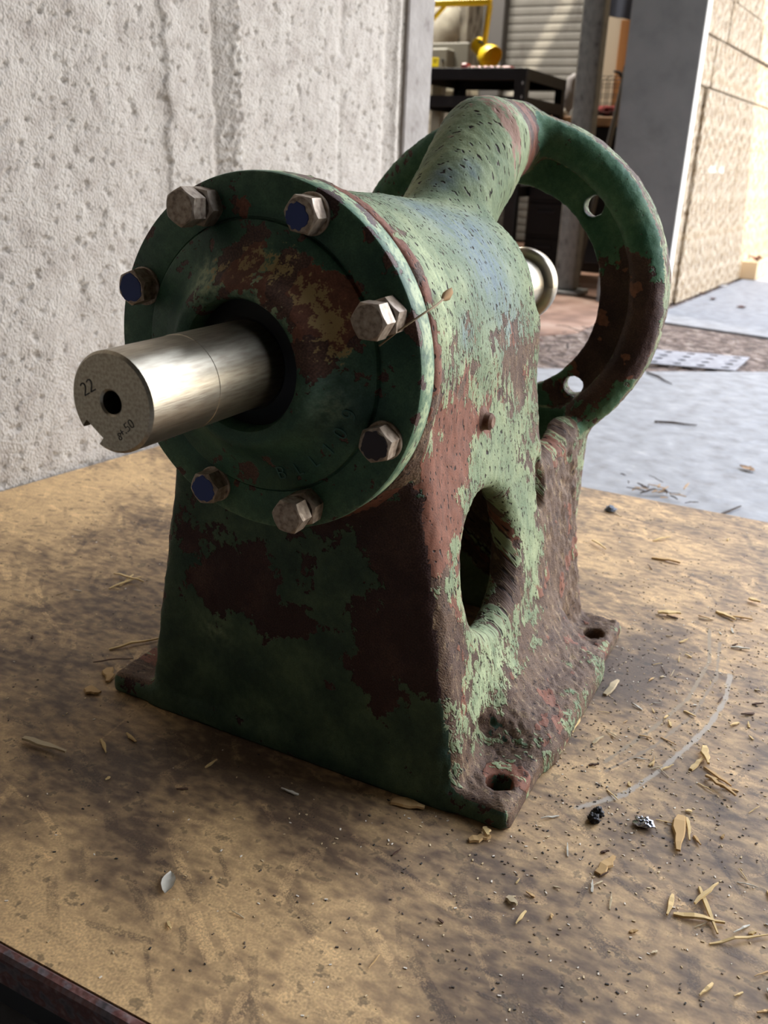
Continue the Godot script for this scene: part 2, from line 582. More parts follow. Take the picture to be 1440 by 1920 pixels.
func wall_relief(s: float, y: float, wn: FastNoiseLite, wf: FastNoiseLite) -> float:
	var wob := wn.get_noise_2d(y * 14.0, 3.0) * 0.012
	var d := 0.0
	d += wf.get_noise_2d(s * 75.0, y * 30.0) * 0.0006
	d += wn.get_noise_2d(s * 9.0, y * 5.0) * 0.003
	d += wf.get_noise_2d(s * 260.0 + 50.0, y * 120.0) * 0.0013
	# the lip of plaster, the rough band and the sharp form-board ridge
	var w2 := wob + wf.get_noise_2d(y * 60.0, 9.0) * 0.006
	d += 0.0045 * smoothstep(0.326 + w2, 0.331 + w2, s)
	var rise := smoothstep(0.428 + w2 * 0.6, 0.466, s) * (1.0 - smoothstep(0.470 + w2 * 0.25, 0.4745 + w2 * 0.25, s))
	d += rise * (0.0115 + 0.007 * wf.get_noise_2d(s * 90.0, y * 80.0))
	var g := s - 0.424 - w2 * 0.6
	d -= 0.005 * exp(-g * g / 0.00004)
	d -= 0.0045 * smoothstep(0.470, 0.476, s)
	g = s - 0.752 - wob * 0.4
	d -= 0.003 * exp(-g * g / 0.00006) * smoothstep(-0.1, 0.4, wn.get_noise_2d(7.0, y * 9.0) + 0.3)
	g = s - 0.90 - wob * 0.3
	d -= 0.004 * exp(-g * g / 0.0001)
	g = s - 0.93 - wob * 0.3
	d += 0.006 * exp(-g * g / 0.00005)
	g = s - 0.955
	d -= 0.006 * exp(-g * g / 0.00005)
	# blow holes
	var p := wf.get_noise_2d(s * 44.0 + 9.0, y * 46.0 + 5.0)
	if p > 0.40:
		d -= minf((p - 0.40) * 0.05, 0.004)
	p = wn.get_noise_2d(s * 130.0 + 20.0, y * 95.0)
	if p > 0.47:
		d -= minf((p - 0.47) * 0.03, 0.0025)
	return d

# ---------------------------------------------------------------- platform the frame stands on
func build_platform() -> void:
	var t := thing("plywood_platform", "low platform of stained plywood with a rusty steel edge, carrying the green cast iron frame", "platform")
	var x0 := -0.68
	var z0 := -0.77
	var data: Array = platform_job.wait_to_finish()
	var w: int = data[0]
	var h: int = data[1]
	var px := w / 1.30
	var col: PackedByteArray = data[2]
	var hei: PackedByteArray = data[3]
	var m2 := StandardMaterial3D.new()
	m2.albedo_texture = picture(w, h, col)
	m2.heightmap_enabled = true
	m2.heightmap_texture = picture(w, h, hei, Image.FORMAT_L8)
	m2.heightmap_scale = 0.06
	m2.roughness = 0.62
	m2.texture_repeat = false
	var outline := PackedVector2Array([Vector2(-0.655, 0.172), Vector2(-0.607, -0.3247), Vector2(-0.574, -0.5725), Vector2(-0.552, -0.764), Vector2(0.62, -0.764), Vector2(0.62, 0.172)])
	var st := begin()
	st.set_smooth_group(-1)
	var ix := Geometry2D.triangulate_polygon(outline)
	for k in range(0, ix.size(), 3):
		var p := [outline[ix[k]], outline[ix[k + 1]], outline[ix[k + 2]]]
		var v := []
		for q in p:
			v.append(Vector3(q.x, TOP, q.y))
		if (v[0] - v[2]).cross(v[0] - v[1]).y < 0.0:
			v = [v[0], v[2], v[1]]
		for q in v:
			st.set_uv(Vector2((q.x - x0) * px / w, (q.z - z0) * px / h))
			st.add_vertex(q)
	for k in outline.size():
		var a := outline[k]
		var b := outline[(k + 1) % outline.size()]
		var vs := [Vector3(a.x, TOP, a.y), Vector3(b.x, TOP, b.y), Vector3(b.x, TOP - 0.018, b.y), Vector3(a.x, TOP - 0.018, a.y)]
		var mid := (vs[0] + vs[2]) * 0.5 as Vector3
		if (vs[0] - vs[2]).cross(vs[0] - vs[1]).dot(mid - Vector3(0, TOP, -0.3)) < 0.0:
			vs.reverse()
		for n in [0, 1, 2, 0, 2, 3]:
			st.set_uv(Vector2((vs[n].x - x0) * px / w, (vs[n].z - z0) * px / h + (vs[n].y - TOP)))
			st.add_vertex(vs[n])
	part("plywood_sheet", done(st), m2, t)
	var rusty := rough_mat(ramp(noise(55, 0.02, 5), 512, [[0.0, Color(0.14, 0.12, 0.12)], [0.4, Color(0.36, 0.31, 0.31)], [0.58, Color(0.33, 0.17, 0.14)], [1.0, Color(0.52, 0.47, 0.46)]]), Vector3(6, 6, 6), 0.6, gray(noise(11, 0.03, 5), 256), 0.2)
	part("steel_angle", span_mesh(Vector3(-0.66, TOP - 0.022, 0.1725), Vector3(0.64, TOP + 0.001, 0.180), 0.002), rusty, t)
	part("frame_rail", span_mesh(Vector3(-0.64, TOP - 0.052, 0.150), Vector3(0.62, TOP - 0.0185, 0.172), 0.002), mat(Color(0.10, 0.10, 0.105), 0.7), t)
	for x in [-0.45, 0.05, 0.5]:
		part("skid", span_mesh(Vector3(x - 0.05, 0.0, -0.74), Vector3(x + 0.05, TOP - 0.0185, 0.12), 0.004), mat(Color(0.33, 0.25, 0.17), 0.9), t)

func platform_data() -> Array:
	var own := RandomNumberGenerator.new()
	own.seed = 12
	var x0 := -0.68
	var w := 2048
	var px := w / 1.30
	var h := int(0.95 * px)
	var z0 := -0.77
	var n1 := bytes_of(w, h, noise(51, 1.0 / (px * 0.07), 5), 1.6, 1.0)
	var n2 := bytes_of(w, h, noise(52, 1.0 / (px * 0.010), 4), 2.2, 1.0)
	var n3 := bytes_of(w, h, noise(53, 1.0 / (px * 0.0022), 3))
	var n4 := bytes_of(w, h, noise(54, 1.0 / (px * 0.02), 4))
	# strands of the board: a tone for each pixel
	var tone := PackedByteArray()
	tone.resize(w * h)
	tone.fill(128)
	var edge := PackedByteArray()
	edge.resize(w * h)
	edge.fill(128)
	for k in 3400:
		var cx := own.randf() * w
		var cy := own.randf() * h
		var a := own.randfn(0.5, 0.55)
		var ln := own.randf_range(0.006, 0.026) * px
		var wd := own.randf_range(0.0008, 0.0042) * px
		var v := own.randi_range(50, 205)
		var hv := own.randi_range(100, 160)
		var ca := cos(a)
		var sa := sin(a)
		var ext := int(absf(ca) * ln + absf(sa) * wd)
		var eyt := int(absf(sa) * ln + absf(ca) * wd)
		for y in range(maxi(0, int(cy) - eyt), mini(h, int(cy) + eyt)):
			var dy := y - cy
			# the part of this row inside the strand
			var lo := float(-ext)
			var hi := float(ext)
			if absf(ca) > 0.01:
				var p := (-ln - dy * sa) / ca
				var q := (ln - dy * sa) / ca
				lo = maxf(lo, minf(p, q))
				hi = minf(hi, maxf(p, q))
			if absf(sa) > 0.01:
				var p := (dy * ca - wd) / sa
				var q := (dy * ca + wd) / sa
				lo = maxf(lo, minf(p, q))
				hi = minf(hi, maxf(p, q))
			for x in range(maxi(0, int(cx + lo)), mini(w, int(cx + hi))):
				if own.randf() < 0.3:
					continue
				tone[y * w + x] = v
				edge[y * w + x] = hv
	var clean := [[-0.069, 0.128, 0.06, 0.5], [0.028, 0.169, 0.06, 0.6], [-0.001, 0.04, 0.035, 0.35], [0.05, 0.065, 0.04, 0.35], [0.105, 0.081, 0.04, 0.4], [0.176, -0.135, 0.018, 0.6], [0.19, -0.165, 0.016, 0.5], [0.224, -0.201, 0.02, 0.3], [0.187, -0.212, 0.014, 0.4], [0.205, -0.185, 0.014, 0.4], [-0.522, -0.296, 0.10, 0.45], [-0.529, -0.431, 0.12, 0.6], [-0.38, -0.12, 0.08, 0.3], [0.156, 0.112, 0.04, 0.3], [0.1, -0.6, 0.1, 0.2], [-0.2, 0.1, 0.1, 0.3], [0.2, -0.5, 0.07, 0.15]]
	var dark := [[-0.121, 0.079, 0.035, 0.4], [-0.111, 0.019, 0.05, 0.35], [-0.042, -0.015, 0.05, 0.45], [-0.035, 0.07, 0.03, 0.35], [0.046, -0.01, 0.035, 0.35], [-0.274, -0.156, 0.05, 0.45], [-0.272, -0.063, 0.05, 0.3], [0.164, 0.03, 0.05, 0.2], [0.218, 0.039, 0.05, 0.25], [0.19, -0.29, 0.03, 0.4], [0.195, -0.33, 0.025, 0.35], [0.21, -0.23, 0.02, 0.25], [0.147, -0.294, 0.05, 0.4], [0.18, -0.293, 0.03, 0.4], [0.214, -0.38, 0.03, 0.3], [0.297, -0.102, 0.05, 0.2], [0.20, -0.34, 0.04, 0.3], [-0.4, -0.35, 0.05, 0.3], [0.0, -0.2, 0.15, 0.4], [0.3, -0.2, 0.06, 0.15]]
	var shift := func(b): return [b[0] - x0, b[1] - z0, b[2], b[3]]
	var fc := field(w, h, px, clean.map(shift))
	var fd := field(w, h, px, dark.map(shift))
	var col := PackedByteArray()
	col.resize(w * h * 3)
	var hei := PackedByteArray()
	hei.resize(w * h)
	for i in w * h:
		var a := n1[i] * 0.00392 - 0.5
		var b := n2[i] * 0.00392 - 0.5
		var c := n3[i] * 0.00392 - 0.5
		var e := n4[i] * 0.00392 - 0.5
		var s := (tone[i] - 128) * 0.0039
		var k := clampf(0.44 + fd[i] * 1.0 - fc[i] + a * 0.75 + e * 0.45 + b * 1.0 + c * 0.35 - s * 0.72, 0.0, 1.0)
		var r := lerpf(0.76, 0.33, k)
		var g := lerpf(0.62, 0.255, k)
		var bl := lerpf(0.43, 0.185, k)
		var m := 1.0 + s * 0.36 + c * 0.42 + b * 0.2
		if e < -0.23 and b < 0.0:
			m *= 0.75
		col[i * 3] = clampi(int(r * m * 255.0), 0, 255)
		col[i * 3 + 1] = clampi(int(g * m * 255.0), 0, 255)
		col[i * 3 + 2] = clampi(int(bl * m * 255.0), 0, 255)
		hei[i] = clampi(int(118.0 + (edge[i] - 128) * 0.9 + c * 26.0 + b * 36.0), 0, 255)
	# pale curved scrapes left by dragging
	scrape(own, col, w, h, px, x0, z0, [[0.272, -0.343], [0.274, -0.299], [0.268, -0.251], [0.258, -0.213], [0.243, -0.166], [0.228, -0.130], [0.203, -0.099]], 0.0032, Color(0.62, 0.57, 0.50))
	scrape(own, col, w, h, px, x0, z0, [[0.242, -0.422], [0.252, -0.357], [0.246, -0.283], [0.228, -0.219], [0.206, -0.159]], 0.0022, Color(0.54, 0.47, 0.37))
	scrape(own, col, w, h, px, x0, z0, [[0.255, -0.40], [0.262, -0.33], [0.254, -0.26], [0.235, -0.20], [0.21, -0.15]], 0.0016, Color(0.52, 0.45, 0.36))
	return [w, h, col, hei]

func scrape(own: RandomNumberGenerator, col: PackedByteArray, w: int, h: int, px: float, x0: float, z0: float, pts: Array, wid: float, c: Color) -> void:
	var cv := Curve2D.new()
	for k in pts.size():
		var p := Vector2(pts[k][0], pts[k][1])
		var d := Vector2.ZERO
		if k > 0 and k < pts.size() - 1:
			d = (Vector2(pts[k + 1][0], pts[k + 1][1]) - Vector2(pts[k - 1][0], pts[k - 1][1])) * 0.17
		cv.add_point(p, -d, d)
	var ln := cv.get_baked_length()
	var nn := noise(5, 60.0, 3)
	var n := int(ln * px * 1.4)
	for k in n:
		var p := cv.sample_baked(ln * k / n)
		var thick := nn.get_noise_1d(p.y) * 0.7 + 0.75
		var r := int(wid * px * maxf(thick, 0.0) * 0.5) + 1
		for y in range(int((p.y - z0) * px) - r, int((p.y - z0) * px) + r + 1):
			for x in range(int((p.x - x0) * px) - r, int((p.x - x0) * px) + r + 1):
				if x < 0 or y < 0 or x >= w or y >= h or own.randf() < 0.35:
					continue
				var i := (y * w + x) * 3
				col[i] = int(lerpf(col[i], c.r8, 0.5))
				col[i + 1] = int(lerpf(col[i + 1], c.g8, 0.5))
				col[i + 2] = int(lerpf(col[i + 2], c.b8, 0.5))

# ---------------------------------------------------------------- the cast iron bearing frame
static func smin(a: float, b: float, k: float) -> float:
	var h := maxf(k - absf(a - b), 0.0) / k
	return minf(a, b) - h * h * k * 0.25

static func smax(a: float, b: float, k: float) -> float:
	var h := maxf(k - absf(a - b), 0.0) / k
	return maxf(a, b) + h * h * k * 0.25

static func round2(a: float, b: float, r: float) -> float:
	a += r
	b += r
	var p := maxf(a, 0.0)
	var q := maxf(b, 0.0)
	return sqrt(p * p + q * q) + minf(maxf(a, b), 0.0) - r

static func round3(a: float, b: float, c: float, r: float) -> float:
	a += r
	b += r
	c += r
	var p := maxf(a, 0.0)
	var q := maxf(b, 0.0)
	var s := maxf(c, 0.0)
	return sqrt(p * p + q * q + s * s) + minf(maxf(a, maxf(b, c)), 0.0) - r

static func limb(x: float, y: float, z: float, y0: float, z0: float, r0: float, y1: float, z1: float, r1: float) -> float:
	var dy := y1 - y0
	var dz := z1 - z0
	var t := clampf(((y - y0) * dy + (z - z0) * dz) / (dy * dy + dz * dz), 0.0, 1.0)
	var a := y - y0 - dy * t
	var b := z - z0 - dz * t
	return sqrt(x * x + a * a + b * b) - (r0 + (r1 - r0) * t)

# distance to the casting: hollow pedestal, barrel, base with ears, arched arm, motor ring
static func casting(x: float, y: float, z: float) -> float:
	var right := x > 0.0
	x = absf(x)
	var hy := y - SHY
	var rr := sqrt(x * x + hy * hy)
	var px := (x - (0.135 - 0.17 * y)) * 0.986
	var az := absf(z + 0.2065)
	var yz := minf(maxf(absf(z + 0.165) - 0.115, y - 0.30), maxf(az - 0.1565, y - 0.19))
	var d := round2(px, yz, 0.014)
	var rb := 0.0975 - 0.0135 * pow(clampf((-0.05 - z) / 0.23, 0.0, 1.0), 0.8)
	var b := round2(rr - rb, absf(z + 0.1595) - 0.1205, 0.008)
	b = smin(b, round2(rr - 0.1030, absf(z + 0.0445) - 0.0060, 0.0020), 0.009)
	d = smin(d, b, 0.02)
	var pl := round3(x - 0.17, absf(y - 0.0035) - 0.0135, az - 0.1565, 0.006)
	var k := clampf((0.115 - az) / 0.05, 0.0, 1.0)
	k = 0.008 + 0.07 * k * k * (3.0 - 2.0 * k)
	d = smin(d, pl, k)
	d = smin(d, round3(x - 0.1, absf(y - 0.127) - 0.068, absf(z + 0.39) - 0.047, 0.015), 0.025)
	d = smax(d, -maxf(px + 0.024, maxf(az - 0.1385, y - 0.183)), 0.006)
	var wy := y - 0.145
	var wz := z + 0.147
	d = smax(d, 0.0505 - sqrt(wy * wy + wz * wz), 0.013)
	var ex := x - 0.1525
	var ez := absf(z + 0.2005) - 0.1235
	if right:
		d = maxf(d, 0.0095 - sqrt(ex * ex + ez * ez))
	ex = x - 0.137
	ez = absf(z + 0.2005) - 0.098
	var ey := y - 0.035
	d = smax(d, 0.013 - sqrt(ex * ex + ez * ez + ey * ey), 0.008)
	if z < -0.18:
		var ring := smin(round2(absf(rr - 0.125) - 0.0285, absf(z + 0.429) - 0.009, 0.002), round2(absf(rr - 0.1415) - 0.0155, absf(z + 0.418) - 0.0225, 0.0145), 0.006)
		var arm := minf(limb(x, y, z, 0.335, -0.23, 0.032, 0.378, -0.29, 0.038), minf(limb(x, y, z, 0.378, -0.29, 0.038, 0.424, -0.35, 0.040), limb(x, y, z, 0.424, -0.35, 0.040, 0.432, -0.41, 0.032)))
		ring = smin(ring, arm, 0.014)
		var bx := x - 0.0813
		var by := absf(hy) - 0.0813
		ring = maxf(ring, maxf(0.0095 - sqrt(bx * bx + by * by), -z - 0.44))
		d = smin(d, ring, 0.009)
		# open on top behind the barrel, down into the hollow pedestal
		if y < 0.30:
			d = smax(d, -maxf(maxf(px + 0.020, absf(z + 0.3465) - 0.0585), 0.13 - y), 0.004)
		if z < -0.37:
			d = maxf(d, 0.0965 - rr)
		ex = x - 0.106
		ey = (y - 0.172) / 2.2
		ez = z + 0.262
		d = smax(d, 0.0105 - sqrt(ex * ex + ey * ey + ez * ez), 0.003)
	return maxf(d, -y)

const CELL := 0.003
func net() -> Array:
	# surface nets on a sparse grid: a block is visited only where the surface may be near
	var lo := Vector3(-0.1785, -0.0135, -0.4515)
	var nx := 120
	var ny := 168
	var nz := 144
	var val := PackedFloat32Array()
	val.resize((nx + 1) * (ny + 1) * (nz + 1))
	val.fill(9.0)
	var sx := nx + 1
	var sxy := sx * (ny + 1)
	var vert := {}
	var verts := PackedVector3Array()
	var big := 8
	var live := PackedInt32Array()
	var half_big := CELL * big * 0.5
	var half_small := CELL
	for bz in nz / big:
		for by in ny / big:
			for bx in nx / big:
				var c := lo + Vector3(bx * big, by * big, bz * big) * CELL + Vector3.ONE * half_big
				if absf(casting(c.x, c.y, c.z)) > half_big * 1.95:
					continue
				for qz in 4:
					for qy in 4:
						for qx in 4:
							var ix := bx * big + qx * 2
							var iy := by * big + qy * 2
							var iz := bz * big + qz * 2
							var cx := lo.x + ix * CELL + half_small
							var cy := lo.y + iy * CELL + half_small
							var cz := lo.z + iz * CELL + half_small
							var dc := casting(cx, cy, cz)
							if absf(dc) > half_small * 2.1:
								continue
							for kz in 3:
								for ky in 3:
									for kx in 3:
										var id := (ix + kx) + (iy + ky) * sx + (iz + kz) * sxy
										if val[id] > 8.0:
											val[id] = casting(lo.x + (ix + kx) * CELL, lo.y + (iy + ky) * CELL, lo.z + (iz + kz) * CELL)
							for kz in 2:
								for ky in 2:
									for kx in 2:
										live.append((ix + kx) + (iy + ky) * sx + (iz + kz) * sxy)
	var corner := [0, 1, sx, sx + 1, sxy, sxy + 1, sxy + sx, sxy + sx + 1]
	var edges := [[0, 1], [2, 3], [4, 5], [6, 7], [0, 2], [1, 3], [4, 6], [5, 7], [0, 4], [1, 5], [2, 6], [3, 7]]
	for id in live:
		var neg := 0
		for k in 8:
			if val[id + corner[k]] < 0.0:
				neg += 1
		if neg == 0 or neg == 8:
			continue
		var sum := Vector3.ZERO
		var n := 0
		for e in edges:
			var a: float = val[id + corner[e[0]]]
			var b: float = val[id + corner[e[1]]]
			if (a < 0.0) != (b < 0.0):
				var t := a / (a - b)
				var p := Vector3(e[0] & 1, (e[0] >> 1) & 1, e[0] >> 2)
				var q := Vector3(e[1] & 1, (e[1] >> 1) & 1, e[1] >> 2)
				sum += p.lerp(q, t)
				n += 1
		var at := Vector3(id % sx, (id / sx) % (ny + 1), id / sxy)
		vert[id] = verts.size()
		verts.append(lo + (at + sum / n) * CELL)
	var index := PackedInt32Array()
	var step := [1, sx, sxy]
	for id in vert:
		for ax in 3:
			var s: bool = val[id] < 0.0
			var e: bool = val[id + step[ax]] < 0.0
			if s == e:
				continue
			var u: int = step[(ax + 1) % 3]
			var v: int = step[(ax + 2) % 3]
			if not (vert.has(id - u) and vert.has(id - v) and vert.has(id - u - v)):
				continue
			var p: Array[int] = [vert[id], vert[id - u], vert[id - u - v], vert[id - v]]
			if s:
				index.append_array([p[0], p[2], p[1], p[0], p[3], p[2]])
			else:
				index.append_array([p[0], p[1], p[2], p[0], p[2], p[3]])
	return [verts, index]

func chart_v(p: Vector3) -> float:
	if p.y < SHY:
		# slide along surfaces that run across the wall: the flare, the ears, the bore of the window
		return p.y - absf(absf(p.x) - (0.135 - 0.17 * p.y)) * 0.9 * clampf((0.22 - p.y) / 0.05, 0.0, 1.0)
	var th := atan2(p.y - SHY, p.x)
	return SHY + 0.095 * th

func casting_mesh(made: Array, mats: Array) -> ArrayMesh:
	var verts: PackedVector3Array = made[0]
	var index: PackedInt32Array = made[1]
	var norm := PackedVector3Array()
	norm.resize(verts.size())
	# corroded skin: bumps, deeper where bare rust has eaten the lower rear
	var rn := noise(61, 150.0, 3)
	var rl := noise(62, 18.0, 2)
	for pass_ in 2:
		norm.fill(Vector3.ZERO)
		for k in range(0, index.size(), 3):
			var a := verts[index[k]]
			var b := verts[index[k + 1]]
			var c := verts[index[k + 2]]
			var n := (a - c).cross(a - b)
			norm[index[k]] += n
			norm[index[k + 1]] += n
			norm[index[k + 2]] += n
		for i in norm.size():
			norm[i] = norm[i].normalized()
		if pass_ == 0:
			for i in verts.size():
				var v := verts[i]
				var eat := clampf((-0.24 - v.z) * 9.0, 0.0, 1.0) * clampf((0.24 - v.y) * 12.0, 0.0, 1.0) * clampf((v.z + 0.40) * 60.0, 0.0, 1.0)
				eat = maxf(eat, clampf((0.075 - v.y) * 16.0, 0.0, 0.8) * clampf((v.x - 0.10) * 30.0, 0.0, 1.0))
				var amp := 0.0005 + 0.0013 * eat
				v += norm[i] * (rn.get_noise_3d(v.x, v.y * 0.45, v.z) * amp * 1.8 + rl.get_noise_3dv(v) * 0.0012) * clampf(v.y * 45.0, 0.12, 1.0)
				v.y = maxf(v.y, 0.0003)
				verts[i] = v
	# three charts: 0 the side and barrel unrolled, 1 the front wall, 2 the face of the ring
	var vs: Array[PackedVector3Array] = [PackedVector3Array(), PackedVector3Array(), PackedVector3Array()]
	var ns: Array[PackedVector3Array] = [PackedVector3Array(), PackedVector3Array(), PackedVector3Array()]
	var uvs: Array[PackedVector2Array] = [PackedVector2Array(), PackedVector2Array(), PackedVector2Array()]
	var ixs: Array[PackedInt32Array] = [PackedInt32Array(), PackedInt32Array(), PackedInt32Array()]
	var maps: Array[Dictionary] = [{}, {}, {}]
	for k in range(0, index.size(), 3):
		var mid := (verts[index[k]] + verts[index[k + 1]] + verts[index[k + 2]]) / 3.0
		var n := norm[index[k]] + norm[index[k + 1]] + norm[index[k + 2]]
		n = n.normalized()
		var c := 0
		if mid.z < -0.375 and n.z > 0.25 and Vector2(mid.x, mid.y - SHY).length() > 0.09:
			c = 2
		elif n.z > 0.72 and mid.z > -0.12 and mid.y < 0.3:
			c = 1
		for j in 3:
			var i := index[k + j]
			if not maps[c].has(i):
				maps[c][i] = vs[c].size()
				var v := verts[i]
				vs[c].append(v)
				ns[c].append(norm[i])
				if c == 0:
					uvs[c].append(Vector2((v.z + 0.46) / 0.46, (chart_v(v) + 0.05) / 0.75))
				elif c == 1:
					uvs[c].append(Vector2((v.x + 0.18) / 0.36, v.y / 0.27))
				else:
					uvs[c].append(Vector2((v.x + 0.17) / 0.34, (v.y - 0.12) / 0.36))
			ixs[c].append(maps[c][i])
	var mesh := ArrayMesh.new()
	for c in 3:
		var arr := []
		arr.resize(Mesh.ARRAY_MAX)
		arr[Mesh.ARRAY_VERTEX] = vs[c]
		arr[Mesh.ARRAY_NORMAL] = ns[c]
		arr[Mesh.ARRAY_TEX_UV] = uvs[c]
		arr[Mesh.ARRAY_INDEX] = ixs[c]
		mesh.add_surface_from_arrays(Mesh.PRIMITIVE_TRIANGLES, arr)
		mesh.surface_set_material(c, mats[c])
	return mesh

func build_bearing_frame() -> void:
	var t := thing("bearing_frame", "cast iron bearing frame in peeling green paint with bright steel shaft, on the plywood", "bearing frame", Vector3(0, TOP, 0))
	var band := []
	for k in 20:
		band.append([-0.0440, 0.18 + k * 0.02, 0.0085, -0.9])
	var ch := func(b): return [b[0] + 0.46, b[1] + 0.05, b[2], b[3]]
	var side_paint := [[-0.138, 0.219, 0.03, 0.35], [-0.186, 0.20, 0.05, 0.45], [-0.227, 0.157, 0.03, 0.35], [-0.24, 0.12, 0.02, 0.55], [-0.235, 0.155, 0.02, 0.4], [-0.225, 0.08, 0.02, 0.45], [-0.215, 0.05, 0.015, 0.4], [-0.165, 0.05, 0.02, 0.25], [-0.055, 0.055, 0.008, 0.5], [-0.09, 0.175, 0.006, 0.6], [-0.168, 0.075, 0.025, 0.25], [-0.13, 0.064, 0.03, 0.3], [-0.104, 0.06, 0.02, 0.3], [-0.076, 0.154, 0.008, 0.9], [-0.196, 0.047, 0.02, 0.1],
		[-0.18, 0.41, 0.1, 0.6], [-0.29, 0.44, 0.09, 0.7], [-0.09, 0.34, 0.035, 0.45], [-0.20, 0.34, 0.06, 0.35], [-0.15, 0.29, 0.04, 0.15], [-0.36, 0.46, 0.06, 0.3], [-0.2, 0.6, 0.15, 0.4],
		[-0.112, 0.245, 0.026, -0.85], [-0.075, 0.215, 0.028, -0.75], [-0.06, 0.19, 0.022, -0.6], [-0.156, 0.243, 0.011, -0.9], [-0.065, 0.13, 0.020, -0.8], [-0.068, 0.10, 0.02, -0.6], [-0.32, 0.13, 0.06, -0.55], [-0.30, 0.05, 0.06, -0.6], [-0.21, 0.03, 0.05, -0.45], [-0.15, 0.02, 0.04, -0.5], [-0.20, 0.10, 0.012, -0.4], [-0.135, 0.03, 0.02, 0.25], [-0.198, 0.145, 0.009, -0.8], [-0.19, 0.172, 0.008, -0.5], [-0.19, 0.30, 0.035, -0.25], [-0.23, 0.27, 0.03, -0.3], [-0.075, -0.005, 0.024, -0.9], [-0.33, 0.012, 0.03, -0.6], [-0.29, 0.41, 0.012, -0.25], [-0.31, 0.462, 0.01, -0.3], [-0.05, 0.35, 0.006, -0.5], [-0.37, 0.423, 0.015, -0.9], [-0.385, 0.43, 0.02, -0.6], [-0.21, 0.28, 0.03, -0.25], [-0.12, 0.31, 0.02, -0.2], [-0.045, 0.36, 0.008, -0.8], [-0.045, 0.30, 0.008, -0.8], [-0.045, 0.25, 0.008, -0.7]]
	var side_primer := [[-0.112, 0.245, 0.035, 0.6], [-0.075, 0.215, 0.035, 0.6], [-0.06, 0.19, 0.025, 0.5], [-0.156, 0.243, 0.02, 0.7], [-0.045, 0.38, 0.03, 0.5], [-0.045, 0.30, 0.02, 0.5], [-0.335, 0.425, 0.03, 0.3], [-0.09, 0.17, 0.012, 0.4], [-0.3, 0.44, 0.05, 0.2]]
	var side_dark := [[-0.32, 0.12, 0.08, 0.05], [-0.07, 0.12, 0.03, 0.1], [-0.37, 0.43, 0.03, 0.2], [-0.15, 0.13, 0.05, 0.2]]
	var side_blue := [[-0.156, 0.404, 0.03, 0.5], [-0.20, 0.38, 0.04, 0.5], [-0.241, 0.394, 0.02, 0.3], [-0.262, 0.440, 0.010, 0.8], [-0.279, 0.427, 0.007, 0.8], [-0.18, 0.345, 0.03, 0.45], [-0.115, 0.31, 0.012, 0.6], [-0.21, 0.30, 0.03, 0.35], [-0.19, 0.335, 0.05, 0.25], [-0.33, 0.47, 0.02, 0.4]]
	var side_pale := [[-0.15, 0.06, 0.03, 0.35], [-0.23, 0.12, 0.04, 0.2], [-0.16, 0.20, 0.04, 0.15], [-0.085, 0.336, 0.016, 0.6], [-0.09, 0.36, 0.018, 0.45], [-0.085, 0.31, 0.012, 0.45], [-0.13, 0.064, 0.03, 0.3], [-0.104, 0.06, 0.02, 0.35], [-0.335, 0.428, 0.016, 0.5], [-0.36, 0.45, 0.02, 0.4]]
	var sm_job := beside(paint_data.bind(1256, 2048, 1256 / 0.46, 101, 0.0, (side_paint + band).map(ch), side_primer.map(ch), side_dark.map(ch), side_blue.map(ch), side_pale.map(ch), Color(0.535, 0.565, 0.42), Color(0.385, 0.44, 0.33), 0.21, 2.4, [[-0.334, 0.429, 0.010, 0.8], [-0.33, 0.418, 0.007, 0.6], [-0.345, 0.445, 0.012, 0.5], [-0.30, 0.452, 0.006, 0.4]].map(ch), Color(0.58, 0.44, 0.38), Color(0.415, 0.33, 0.25), 0.55))
	var fr := func(b): return [b[0] + 0.18, b[1], b[2], b[3]]
	var front_paint := [[-0.046, 0.125, 0.03, -0.9], [-0.019, 0.11, 0.02, -0.8], [0.003, 0.105, 0.014, -0.8], [-0.027, 0.15, 0.018, -0.6], [-0.064, 0.116, 0.015, -0.7], [-0.088, 0.123, 0.008, -0.5], [0.073, 0.117, 0.024, -0.9], [0.067, 0.083, 0.02, -0.9], [0.07, 0.06, 0.012, -0.6], [0.09, 0.17, 0.026, -1.0], [0.10, 0.12, 0.022, -1.0], [0.085, 0.20, 0.03, -0.8], [0.11, 0.09, 0.014, -0.7], [0.02, 0.19, 0.02, -0.4], [0.049, 0.13, 0.012, -0.5], [0.05, 0.196, 0.02, -0.4], [-0.091, 0.152, 0.012, -0.5], [0.03, 0.067, 0.006, -0.8],
		[0.042, 0.15, 0.02, 0.5], [0.0, 0.14, 0.012, 0.3], [-0.06, 0.06, 0.05, 0.4], [0.0, 0.05, 0.05, 0.4], [0.02, 0.085, 0.015, 0.3], [-0.1, 0.05, 0.04, 0.4], [-0.03, 0.18, 0.03, 0.3], [0.05, 0.03, 0.06, 0.3], [0.115, 0.03, 0.03, 0.3], [0.1, 0.065, 0.02, 0.3]]
	var fm_job := beside(paint_data.bind(1408, 1056, 1408 / 0.36, 131, 0.21, front_paint.map(fr), [[0.0, 0.1, 0.3, -0.5]].map(fr), [[0.0, 0.1, 0.2, 0.65]].map(fr), [], [[-0.066, 0.084, 0.012, 0.25]].map(fr), Color(0.285, 0.355, 0.265), Color(0.155, 0.23, 0.185), 0.06, 1.2))  # front green and rust darkened in colour to deepen the shade there
	var rg := func(b): return [b[0] + 0.17, b[1] - 0.12, b[2], b[3]]
